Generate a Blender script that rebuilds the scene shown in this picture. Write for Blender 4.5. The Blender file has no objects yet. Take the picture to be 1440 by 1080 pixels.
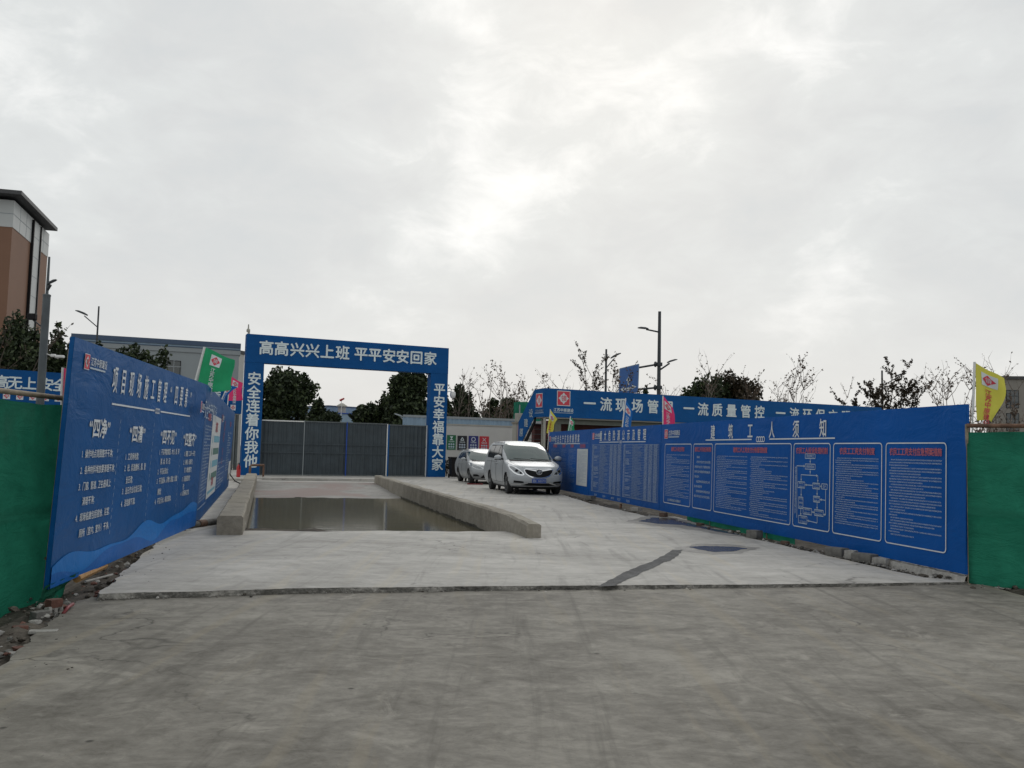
import bpy, bmesh, math, random
import numpy as np
from mathutils import Vector, Matrix, noise as mnoise
from mathutils.geometry import tessellate_polygon

random.seed(7); RNG = np.random.default_rng(11)
SC = bpy.context.scene
COL = SC.collection
R = math.radians

# ------------------------------------------------------------------ camera
FPX = 1250.0                      # focal length in photo pixels (1440 wide)
EYE = 1.55
PITCH = math.atan(92 / FPX); ROLL = 0.024
_F = Vector((0, math.cos(PITCH), math.sin(PITCH)))
_U0 = Vector((0, -math.sin(PITCH), math.cos(PITCH)))
_R0 = Vector((1, 0, 0))
_R = math.cos(ROLL) * _R0 + math.sin(ROLL) * _U0
_U = -math.sin(ROLL) * _R0 + math.cos(ROLL) * _U0
CAMP = Vector((0, 0, EYE))
cd = bpy.data.cameras.new("camera"); cam = bpy.data.objects.new("camera", cd); COL.objects.link(cam)
cd.sensor_fit = 'HORIZONTAL'; cd.sensor_width = 36.0; cd.lens = 36.0 * FPX / 1440
cd.clip_start = 0.1; cd.clip_end = 3000
cam.matrix_world = Matrix(((_R.x, _U.x, -_F.x, 0), (_R.y, _U.y, -_F.y, 0), (_R.z, _U.z, -_F.z, EYE), (0, 0, 0, 1)))
SC.camera = cam

def ray(px, py):
    return _F * FPX + _R * (px - 720) + _U * (540 - py)
def G(px, py, z=0.0):             # where the sight line meets the height z
    d = ray(px, py); return CAMP + d * ((z - EYE) / d.z)
def AT(px, py, Y):                # point on the sight line at depth Y
    d = ray(px, py); return CAMP + d * (Y / d.y)

# ------------------------------------------------------------------ world, sun, exposure
SUN_AZ, SUN_EL = R(5), R(30)
w = bpy.data.worlds.new("World"); SC.world = w; w.use_nodes = True
nt = w.node_tree; nt.nodes.clear()
def N(t, **k):
    n = nt.nodes.new(t)
    for a, b in k.items(): setattr(n, a, b)
    return n
def math_node(op, a, b=None, clamp=False):
    n = N('ShaderNodeMath', operation=op); n.use_clamp = clamp
    for i, v in enumerate((a, b)):
        if v is None: continue
        if isinstance(v, (int, float)): n.inputs[i].default_value = v
        else: nt.links.new(v, n.inputs[i])
    return n.outputs[0]
out = N('ShaderNodeOutputWorld'); bg = N('ShaderNodeBackground'); bg.inputs['Strength'].default_value = 0.1
sky = N('ShaderNodeTexSky', sky_type='NISHITA'); sky.sun_disc = False
sky.sun_elevation = SUN_EL; sky.sun_rotation = SUN_AZ; sky.dust_density = 3.0; sky.air_density = 1.0
tc = N('ShaderNodeTexCoord'); sep = N('ShaderNodeSeparateXYZ'); nt.links.new(tc.outputs['Generated'], sep.inputs[0])
zz = math_node('ADD', math_node('MAXIMUM', sep.outputs['Z'], 0.0), 0.38)
cmb = N('ShaderNodeCombineXYZ')
nt.links.new(math_node('DIVIDE', sep.outputs['X'], zz), cmb.inputs[0])
nt.links.new(math_node('DIVIDE', sep.outputs['Y'], zz), cmb.inputs[1])
def sky_noise(scale, detail, rough, dist, loc):
    mp = N('ShaderNodeMapping'); mp.inputs['Location'].default_value = loc; mp.inputs['Rotation'].default_value = (0, 0.22, 0)
    mp.inputs['Scale'].default_value = (1, 1, 1.9)
    nt.links.new(tc.outputs['Generated'], mp.inputs[0])
    n = N('ShaderNodeTexNoise'); n.inputs['Scale'].default_value = scale; n.inputs['Detail'].default_value = detail
    n.inputs['Roughness'].default_value = rough; n.inputs['Distortion'].default_value = dist
    nt.links.new(mp.outputs[0], n.inputs['Vector']); return n.outputs['Fac']
n1 = sky_noise(3.4, 6, 0.52, 0.3, (8.8, 8.8, 8.8)); n2 = sky_noise(10.5, 8, 0.6, 0.4, (0.4, 5.2, 0))
cl = math_node('ADD', math_node('MULTIPLY', n1, 0.60), math_node('MULTIPLY', n2, 0.40))
# thin place in the cloud in front of the sun
SPOT = ray(815, 245).normalized()
vd = N('ShaderNodeVectorMath', operation='DOT_PRODUCT'); nt.links.new(tc.outputs['Generated'], vd.inputs[0]); vd.inputs[1].default_value = SPOT
dt = math_node('MAXIMUM', vd.outputs['Value'], 0.0)
spot = math_node('MULTIPLY', math_node('POWER', dt, 90.0), 0.075)
wide = math_node('MULTIPLY', math_node('POWER', dt, 10.0), 0.0)
clb = math_node('ADD', math_node('ADD', cl, spot), wide)
rmp = N('ShaderNodeValToRGB'); nt.links.new(clb, rmp.inputs[0])
e = rmp.color_ramp.elements
e[0].position = 0.36; e[0].color = (0.585, 0.61, 0.62, 1)
e[1].position = 0.70; e[1].color = (0.895, 0.90, 0.885, 1)
k = e.new(0.46); k.color = (0.622, 0.638, 0.64, 1)
k = e.new(0.55); k.color = (0.665, 0.685, 0.682, 1)
k = e.new(0.61); k.color = (0.755, 0.768, 0.76, 1)
# towards the horizon the cloud evens out, slightly warm
hz = math_node('SUBTRACT', 1.0, math_node('MULTIPLY', math_node('ABSOLUTE', sep.outputs['Z']), 4.6), clamp=True)
mxh = N('ShaderNodeMix', data_type='RGBA'); nt.links.new(math_node('MULTIPLY', hz, 0.85), mxh.inputs[0])
nt.links.new(rmp.outputs[0], mxh.inputs[6]); mxh.inputs[7].default_value = (0.695, 0.69, 0.678, 1)
vm = N('ShaderNodeVectorMath', operation='SCALE'); nt.links.new(mxh.outputs[2], vm.inputs[0]); vm.inputs['Scale'].default_value = 9.35
mx = N('ShaderNodeMix', data_type='RGBA'); mx.inputs[0].default_value = 0.03
nt.links.new(vm.outputs[0], mx.inputs[6]); nt.links.new(sky.outputs[0], mx.inputs[7])
nt.links.new(mx.outputs[2], bg.inputs['Color']); nt.links.new(bg.outputs[0], out.inputs[0])

sl = bpy.data.lights.new("sun", 'SUN'); sl.energy = 0.5; sl.angle = R(25); sl.color = (1.0, 0.97, 0.93)
so = bpy.data.objects.new("sun", sl); COL.objects.link(so); so.location = (20, 60, 60)
sd = Vector((math.sin(SUN_AZ) * math.cos(SUN_EL), math.cos(SUN_AZ) * math.cos(SUN_EL), math.sin(SUN_EL)))
so.rotation_euler = (-sd).to_track_quat('-Z', 'Y').to_euler()
vs = SC.view_settings; vs.view_transform = 'Standard'; vs.look = 'None'; vs.exposure = 0.25; vs.gamma = 1.0; vs.use_curve_mapping = False
SC.cycles.max_bounces = 6; SC.cycles.diffuse_bounces = 3; SC.cycles.glossy_bounces = 3; SC.cycles.transparent_max_bounces = 6

# ------------------------------------------------------------------ materials
def new_mat(name):
    m = bpy.data.materials.new(name); m.use_nodes = True
    return m, m.node_tree, m.node_tree.nodes['Principled BSDF']
def add_noise(t, vec, scale, detail=4, rough=0.55, dist=0.0):
    n = t.nodes.new('ShaderNodeTexNoise'); n.inputs['Scale'].default_value = scale; n.inputs['Detail'].default_value = detail
    n.inputs['Roughness'].default_value = rough; n.inputs['Distortion'].default_value = dist
    if vec is not None: t.links.new(vec, n.inputs['Vector'])
    return n.outputs['Fac']
def ramp(t, fac, stops, interp='LINEAR'):
    r = t.nodes.new('ShaderNodeValToRGB'); t.links.new(fac, r.inputs[0]); r.color_ramp.interpolation = interp
    els = r.color_ramp.elements
    while len(els) < len(stops): els.new(0.5)
    for el, (p, c) in zip(els, stops):
        el.position = p; el.color = (c, c, c, 1) if isinstance(c, (int, float)) else tuple(c) + (1,)
    return r.outputs[0]
def mixc(t, fac, a, b, mode='MIX'):
    m = t.nodes.new('ShaderNodeMix'); m.data_type = 'RGBA'; m.blend_type = mode
    for i, v in ((0, fac), (6, a), (7, b)):
        if isinstance(v, (int, float)): m.inputs[i].default_value = v
        elif isinstance(v, tuple): m.inputs[i].default_value = v + (1,) if len(v) == 3 else v
        else: t.links.new(v, m.inputs[i])
    return m.outputs[2]
def bump(t, b, h, strength, dist=0.02):
    n = t.nodes.new('ShaderNodeBump'); n.inputs['Strength'].default_value = strength; n.inputs['Distance'].default_value = dist
    t.links.new(h, n.inputs['Height']); t.links.new(n.outputs[0], b.inputs['Normal'])
def wpos(t): return t.nodes.new('ShaderNodeNewGeometry').outputs['Position']
def opos(t): return t.nodes.new('ShaderNodeTexCoord').outputs['Object']
_mc = {}
def M(name, col, rough=0.7, metal=0.0, var=0.12, scale=6.0, bmp=0.0, spec=0.5, coat=0.0):
    if name in _mc: return _mc[name]
    m, t, b = new_mat(name); _mc[name] = m
    b.inputs['Roughness'].default_value = rough; b.inputs['Metallic'].default_value = metal
    b.inputs['Specular IOR Level'].default_value = spec; b.inputs['Coat Weight'].default_value = coat
    v = opos(t)
    f = add_noise(t, v, scale, 5, 0.6)
    lo = tuple(c * (1 - var) for c in col); hi = tuple(min(1, c * (1 + var)) for c in col)
    t.links.new(ramp(t, f, [(0.3, lo), (0.7, hi)]), b.inputs['Base Color'])
    if bmp: bump(t, b, add_noise(t, v, scale * 5, 3), bmp)
    m.diffuse_color = tuple(col) + (1,)
    return m

def concrete(name, dark, mid, light, stretch=(1, 1, 1), rough=0.85, seed=0.0, pits=True, tint=None, scuff=0.35, traces=False):
    m, t, b = new_mat(name)
    mp = t.nodes.new('ShaderNodeMapping'); mp.inputs['Scale'].default_value = stretch; mp.inputs['Location'].default_value = (seed, seed * 1.7, 0)
    mp.inputs['Rotation'].default_value = (0, 0, R(-11))
    t.links.new(wpos(t), mp.inputs[0]); v = mp.outputs[0]
    a = add_noise(t, v, 0.45, 5, 0.6, 0.4); c = add_noise(t, v, 2.6, 8, 0.7, 0.7); f = add_noise(t, v, 11.0, 7, 0.72, 0.5)
    s = t.nodes.new('ShaderNodeMath'); s.operation = 'MULTIPLY_ADD'; t.links.new(a, s.inputs[0]); s.inputs[1].default_value = 0.34
    s2 = t.nodes.new('ShaderNodeMath'); s2.operation = 'MULTIPLY_ADD'; t.links.new(c, s2.inputs[0]); s2.inputs[1].default_value = 0.42
    s3 = t.nodes.new('ShaderNodeMath'); s3.operation = 'MULTIPLY'; t.links.new(f, s3.inputs[0]); s3.inputs[1].default_value = 0.28
    t.links.new(s3.outputs[0], s2.inputs[2]); t.links.new(s2.outputs[0], s.inputs[2])
    col = ramp(t, s.outputs[0], [(0.42, dark), (0.52, mid), (0.62, light)])
    if scuff:   # pale scuffs and trowel marks
        sc = add_noise(t, v, 1.1, 8, 0.72, 2.2)
        col = mixc(t, ramp(t, sc, [(0.56, 0.0), (0.68, scuff)]), col, tuple(min(1, x * 1.35) for x in light))
        s4 = add_noise(t, v, 2.7, 6, 0.7, 1.2)
        col = mixc(t, ramp(t, s4, [(0.25, scuff), (0.40, 0.0)]), col, tuple(x * 0.6 for x in dark))
    if tint:
        tn = add_noise(t, v, 0.55, 4, 0.6, 0.6)
        col = mixc(t, ramp(t, tn, [(0.46, 0.0), (0.58, 0.85)]), col, tint)
    if traces:
        m3 = t.nodes.new('ShaderNodeMapping'); m3.inputs['Rotation'].default_value = (0, 0, R(-14)); m3.inputs['Scale'].default_value = (2.6, .16, 1); t.links.new(wpos(t), m3.inputs[0])
        tr = add_noise(t, m3.outputs[0], 1.5, 6, 0.62, 0.6)
        col = mixc(t, ramp(t, tr, [(0.55, 0.0), (0.64, 0.30)]), col, (light[0] * .98, light[1] * .90, light[2] * .74))
        col = mixc(t, ramp(t, tr, [(0.33, 0.42), (0.44, 0.0)]), col, tuple(x * .62 for x in dark))
        vw = t.nodes.new('ShaderNodeVectorMath'); vw.operation = 'MULTIPLY_ADD'
        nv_ = t.nodes.new('ShaderNodeTexNoise'); nv_.inputs['Scale'].default_value = 1.6; nv_.inputs['Detail'].default_value = 6; t.links.new(wpos(t), nv_.inputs['Vector'])
        t.links.new(nv_.outputs['Color'], vw.inputs[0]); vw.inputs[1].default_value = (1.3, 1.3, 0); t.links.new(wpos(t), vw.inputs[2])
        vr = t.nodes.new('ShaderNodeTexVoronoi'); vr.feature = 'DISTANCE_TO_EDGE'; vr.inputs['Scale'].default_value = 0.21; t.links.new(vw.outputs[0], vr.inputs['Vector'])
        cm = t.nodes.new('ShaderNodeMath'); cm.operation = 'MULTIPLY'; t.links.new(ramp(t, vr.outputs['Distance'], [(0.0016, 0.75), (0.0042, 0.0)]), cm.inputs[0]); t.links.new(ramp(t, add_noise(t, wpos(t), .5, 3), [(.48, 0.0), (.6, 1.0)]), cm.inputs[1])
        col = mixc(t, cm.outputs[0], col, tuple(x * .35 for x in dark))
    if pits:
        pn = add_noise(t, v, 55, 2, 0.5)
        col = mixc(t, ramp(t, pn, [(0.70, 0.0), (0.76, 0.55)]), col, tuple(x * 0.35 for x in dark))
        sp = t.nodes.new('ShaderNodeTexVoronoi'); sp.inputs['Scale'].default_value = 1.6; t.links.new(wpos(t), sp.inputs['Vector'])
        col = mixc(t, ramp(t, sp.outputs['Distance'], [(0.018, 0.85), (0.045, 0.0)]), col, tuple(x * 0.3 for x in dark))
    t.links.new(col, b.inputs['Base Color'])
    b.inputs['Roughness'].default_value = rough; b.inputs['Specular IOR Level'].default_value = 0.25
    h = t.nodes.new('ShaderNodeMath'); h.operation = 'MULTIPLY_ADD'; t.links.new(f, h.inputs[0]); h.inputs[1].default_value = 0.5; t.links.new(c, h.inputs[2])
    bump(t, b, h.outputs[0], 0.35, 0.02)
    return m

MAT = {}
MAT['fore'] = concrete('concrete_apron', (0.118, 0.109, 0.093), (0.190, 0.178, 0.155), (0.275, 0.259, 0.226), (0.85, 1.1, 1), 0.8, 2.0, scuff=0.5, traces=True)
MAT['slab'] = concrete('concrete_slab', (0.31, 0.297, 0.275), (0.40, 0.386, 0.36), (0.50, 0.482, 0.45), (0.6, 1.1, 1), 0.85, 9.0, scuff=0.25, traces=True)
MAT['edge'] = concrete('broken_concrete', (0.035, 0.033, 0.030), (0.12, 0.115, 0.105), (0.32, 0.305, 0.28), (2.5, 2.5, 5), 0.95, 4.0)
MAT['kerb'] = concrete('kerb_concrete', (0.20, 0.180, 0.148), (0.275, 0.252, 0.21), (0.35, 0.325, 0.275), (1, 1, 1), 0.9, 5.0, scuff=0.15)
MAT['ramp'] = concrete('stained_ramp', (0.20, 0.195, 0.18), (0.26, 0.25, 0.235), (0.32, 0.31, 0.29), (0.7, 0.5, 1), 0.8, 6.0, tint=(0.255, 0.195, 0.18), scuff=0.1)
MAT['patch'] = concrete('fresh_patch', (0.06, 0.06, 0.06), (0.10, 0.10, 0.10), (0.15, 0.15, 0.148), (3, 3, 1), 0.9, 8.0, scuff=0.3)
MAT['dirt'] = concrete('dirt', (0.035, 0.030, 0.025), (0.07, 0.060, 0.050), (0.13, 0.115, 0.095), (2, 2, 2), 0.95, 3.0, scuff=0.25)
MAT['ground'] = concrete('bare_ground', (0.10, 0.095, 0.085), (0.14, 0.13, 0.115), (0.18, 0.17, 0.15), (0.3, 0.3, 1), 0.9, 1.0)

def water_mat(name, col, wave, scale, rough=0.03):
    m, t, b = new_mat(name)
    t.links.new(ramp(t, add_noise(t, wpos(t), 0.6, 4, 0.6, 0.5), [(0.3, tuple(c * 0.8 for c in col)), (0.7, tuple(c * 1.25 for c in col))]), b.inputs['Base Color'])
    b.inputs['Roughness'].default_value = rough; b.inputs['IOR'].default_value = 1.2
    mp = t.nodes.new('ShaderNodeMapping'); t.links.new(wpos(t), mp.inputs[0]); mp.inputs['Rotation'].default_value = (0, 0, R(-15)); mp.inputs['Scale'].default_value = (0.6, 1.5, 1)
    bump(t, b, add_noise(t, mp.outputs[0], scale, 3, 0.5), wave, 0.02)
    return m
MAT['water'] = water_mat('murky_water', (0.098, 0.086, 0.050), 0.16, 3.4, 0.10)
MAT['puddle'] = water_mat('puddle_water', (0.08, 0.075, 0.07), 0.03, 3.0, 0.16)

def banner_mat(name, col, rough=0.42):
    m, t, b = new_mat(name)
    v = opos(t)
    f = add_noise(t, v, 0.9, 4, 0.55)
    c1 = ramp(t, f, [(0.3, tuple(c * 0.88 for c in col)), (0.7, tuple(min(1, c * 1.1) for c in col))])
    d = add_noise(t, v, 5.0, 8, 0.7, 1.0)
    c2 = mixc(t, ramp(t, d, [(0.62, 0.0), (0.80, 0.05)]), c1, (0.20, 0.24, 0.30))
    t.links.new(c2, b.inputs['Base Color']); b.inputs['Roughness'].default_value = rough; b.inputs['Specular IOR Level'].default_value = 0.12
    mp = t.nodes.new('ShaderNodeMapping'); t.links.new(v, mp.inputs[0]); mp.inputs['Scale'].default_value = (0.8, 1, 1.6)
    bump(t, b, add_noise(t, mp.outputs[0], 1.6, 4, 0.55, 1.2), 0.34, 0.06)
    return m
MAT['blue'] = banner_mat('blue_vinyl', (0.002, 0.080, 0.325))
MAT['bluedeep'] = banner_mat('deep_blue_vinyl', (0.004, 0.082, 0.265))
MAT['bluegate'] = banner_mat('gate_blue_paint', (0.004, 0.074, 0.245), 0.5)
MAT['bluewave'] = banner_mat('light_blue_print', (0.012, 0.17, 0.52))
MAT['bluewave2'] = banner_mat('mid_blue_print', (0.010, 0.12, 0.42))
MAT['white'] = M('white_print', (0.60, 0.64, 0.67), 0.6, var=0.05)
MAT['letter'] = M('white_letter', (0.62, 0.70, 0.72), 0.55, var=0.06)
MAT['dim'] = M('faded_print', (0.20, 0.28, 0.42), 0.6, var=0.1)
MAT['small'] = M('small_print', (0.42, 0.50, 0.58), 0.6, var=0.08)
MAT['red'] = M('red_print', (0.56, 0.045, 0.075), 0.6, var=0.06)
MAT['redtext'] = M('red_heading_print', (0.44, 0.11, 0.145), 0.6, var=0.06)
MAT['paper'] = M('white_paper', (0.50, 0.53, 0.54), 0.7, var=0.06)
MAT['teal'] = M('teal_print', (0.12, 0.34, 0.45), 0.6)
MAT['darkgreen'] = M('dark_green_print', (0.05, 0.15, 0.13), 0.6)
MAT['steel'] = M('grey_steel', (0.10, 0.115, 0.12), 0.5, 0.3, 0.2, 3)
MAT['whitepaint'] = M('white_paint', (0.66, 0.67, 0.66), 0.5, var=0.08)
MAT['black'] = M('black_plastic', (0.008, 0.008, 0.009), 0.6, spec=0.2)
MAT['darkmetal'] = M('dark_lamp_metal', (0.035, 0.042, 0.048), 0.45, 0.3, 0.15)
MAT['pole'] = M('grey_pole', (0.075, 0.09, 0.10), 0.5, 0.2, 0.2, 2)
MAT['rust'] = M('rusty_pipe', (0.15, 0.085, 0.055), 0.8, 0.1, 0.45, 14, 0.3)
MAT['bamboo'] = M('dull_scaffold_tube', (0.24, 0.20, 0.145), 0.7, 0, 0.3, 9, 0.2)
MAT['timber'] = M('timber', (0.36, 0.20, 0.075), 0.8, 0, 0.3, 12, 0.2)
MAT['brick'] = M('red_brick', (0.13, 0.06, 0.045), 0.9, 0, 0.35, 14, 0.4)
MAT['darkbrick'] = M('dirty_brick', (0.10, 0.065, 0.05), 0.95, 0, 0.35, 14, 0.4)
MAT['block'] = M('pale_cement_block', (0.32, 0.31, 0.29), 0.95, 0, 0.3, 12, 0.5)
MAT['greyblock'] = M('grey_cement_block', (0.15, 0.145, 0.135), 0.95, 0, 0.3, 12, 0.5)
MAT['trunk'] = M('bark', (0.075, 0.060, 0.048), 0.95, 0, 0.3, 8, 0.5)
MAT['palebark'] = M('pale_bark', (0.16, 0.135, 0.115), 0.95, 0, 0.3, 8, 0.3)
MAT['glass'] = M('dark_glass', (0.022, 0.034, 0.038), 0.06, 0, 0.1, 2, 0, 0.9)
MAT['carglass'] = M('car_glass', (0.040, 0.068, 0.064), 0.05, 0, 0.1, 1.5, 0, 0.7, 0.2)
MAT['sideglass'] = M('tinted_glass', (0.010, 0.012, 0.014), 0.12, 0, 0.1, 1.5, 0, 0.25)
MAT['lens'] = M('lamp_lens', (0.20, 0.215, 0.225), 0.12, 0.25, 0.15, 12, 0, 1.0, 0.6)
MAT['chrome'] = M('chrome', (0.75, 0.76, 0.78), 0.14, 1.0, 0.03)
MAT['rim'] = M('alloy_rim', (0.42, 0.43, 0.44), 0.35, 0.8, 0.08)
MAT['tyre'] = M('tyre_rubber', (0.018, 0.018, 0.019), 0.85, 0, 0.2, 12)
MAT['redpaint'] = M('red_paint', (0.42, 0.02, 0.025), 0.4)
MAT['darkred'] = M('worn_red_paint', (0.16, 0.015, 0.018), 0.6)
MAT['whitewall'] = M('painted_render', (0.52, 0.515, 0.49), 0.85, 0, 0.08, 0.8, 0.1)
MAT['beige'] = M('beige_render', (0.36, 0.35, 0.31), 0.85, 0, 0.1, 0.8)
MAT['clad_grey'] = M('grey_cladding', (0.27, 0.30, 0.315), 0.7, 0, 0.05, 0.4)
MAT['clad_blue'] = M('blue_fascia', (0.05, 0.085, 0.15), 0.6, 0, 0.1, 0.5)
MAT['fence_blue'] = M('faded_blue_sheet', (0.22, 0.31, 0.40), 0.65, 0, 0.15, 1.0)
MAT['maroon'] = M('maroon_wall', (0.11, 0.042, 0.036), 0.8, 0, 0.2, 2)
MAT['plate'] = M('plate_blue', (0.01, 0.06, 0.33), 0.4)
MAT['greenflag'] = M('green_flag', (0.02, 0.30, 0.13), 0.8, 0, 0.12, 3)
MAT['pinkflag'] = M('pink_flag', (0.66, 0.045, 0.17), 0.8, 0, 0.1, 3)
MAT['blueflag'] = M('blue_flag', (0.012, 0.14, 0.46), 0.8, 0, 0.12, 3)
MAT['yellowflag'] = M('yellow_flag', (0.60, 0.57, 0.09), 0.8, 0, 0.08, 3)
def thin_cloth(m_):   # thin cloth lets some light through
    k_ = 0; t_ = m_.node_tree; b_ = t_.nodes['Principled BSDF']; o_ = t_.nodes['Material Output']
    tr_ = t_.nodes.new('ShaderNodeBsdfTranslucent'); mx_ = t_.nodes.new('ShaderNodeMixShader'); mx_.inputs[0].default_value = 0.35
    src_ = b_.inputs['Base Color'].links[0].from_socket
    t_.links.new(src_, tr_.inputs['Color']); t_.links.new(b_.outputs[0], mx_.inputs[1]); t_.links.new(tr_.outputs[0], mx_.inputs[2])
    t_.links.new(mx_.outputs[0], o_.inputs['Surface'])
for k_ in ('greenflag', 'pinkflag', 'blueflag', 'yellowflag'): thin_cloth(MAT[k_])

def net_mat():
    m, t, b = new_mat('green_net')
    v = opos(t)
    f = add_noise(t, v, 2.2, 6, 0.6, 0.5); d = add_noise(t, v, 0.7, 4, 0.6, 0.8)
    c = ramp(t, f, [(0.3, (0.013, 0.130, 0.082)), (0.7, (0.024, 0.205, 0.130))])
    c = mixc(t, ramp(t, d, [(0.55, 0.0), (0.72, 0.35)]), c, (0.05, 0.14, 0.10))
    s = add_noise(t, v, 7.0, 6, 0.7, 1.0)
    c = mixc(t, ramp(t, s, [(0.66, 0.0), (0.76, 0.45)]), c, (0.018, 0.05, 0.035))
    t.links.new(c, b.inputs['Base Color']); b.inputs['Roughness'].default_value = 0.8; b.inputs['Specular IOR Level'].default_value = 0.2
    mp = t.nodes.new('ShaderNodeMapping'); mp.inputs['Rotation'].default_value = (0.5, 0.3, 0.2); mp.inputs['Scale'].default_value = (1.0, 1.0, 2.6); t.links.new(v, mp.inputs[0])
    bump(t, b, add_noise(t, mp.outputs[0], 2.4, 6, 0.6, 1.6), 0.55, 0.12)
    return m
MAT['net'] = net_mat()
thin_cloth(MAT['net']); [n_ for n_ in MAT['net'].node_tree.nodes if n_.type == 'MIX_SHADER'][0].inputs[0].default_value = 0.5
MAT['damp'] = concrete('damp_concrete', (0.15, 0.145, 0.135), (0.22, 0.212, 0.198), (0.30, 0.29, 0.27), (1, 1, 1), 0.7, 9.0, scuff=0.1)

def leaf_mat(name, c0, c1, c2):
    m, t, b = new_mat(name)
    g = t.nodes.new('ShaderNodeNewGeometry')
    c = ramp(t, g.outputs['Random Per Island'], [(0.0, c0), (0.6, c1), (1.0, c2)])
    t.links.new(c, b.inputs['Base Color']); b.inputs['Roughness'].default_value = 0.6; b.inputs['Specular IOR Level'].default_value = 0.25
    return m
MAT['leaf'] = leaf_mat('evergreen_leaf', (0.013, 0.021, 0.010), (0.028, 0.042, 0.018), (0.062, 0.084, 0.034))
MAT['leafwarm'] = leaf_mat('brownish_leaf', (0.018, 0.015, 0.009), (0.036, 0.028, 0.016), (0.065, 0.046, 0.026))
MAT['leafdry'] = leaf_mat('dry_leaf', (0.055, 0.038, 0.028), (0.095, 0.066, 0.047), (0.14, 0.10, 0.072))

def paint(name, col, metal, rough):
    m, t, b = new_mat(name)
    v = opos(t)
    d = add_noise(t, v, 2.5, 5, 0.6)
    t.links.new(ramp(t, d, [(0.3, tuple(c * 0.93 for c in col)), (0.7, col)]), b.inputs['Base Color'])
    b.inputs['Metallic'].default_value = metal; b.inputs['Roughness'].default_value = rough
    b.inputs['Coat Weight'].default_value = 0.15; b.inputs['Coat Roughness'].default_value = 0.1
    return m
MAT['silver'] = paint('silver_paint', (0.42, 0.442, 0.46), 0.2, 0.42)
MAT['silver2'] = paint('pale_silver_paint', (0.32, 0.338, 0.35), 0.2, 0.42)

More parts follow.
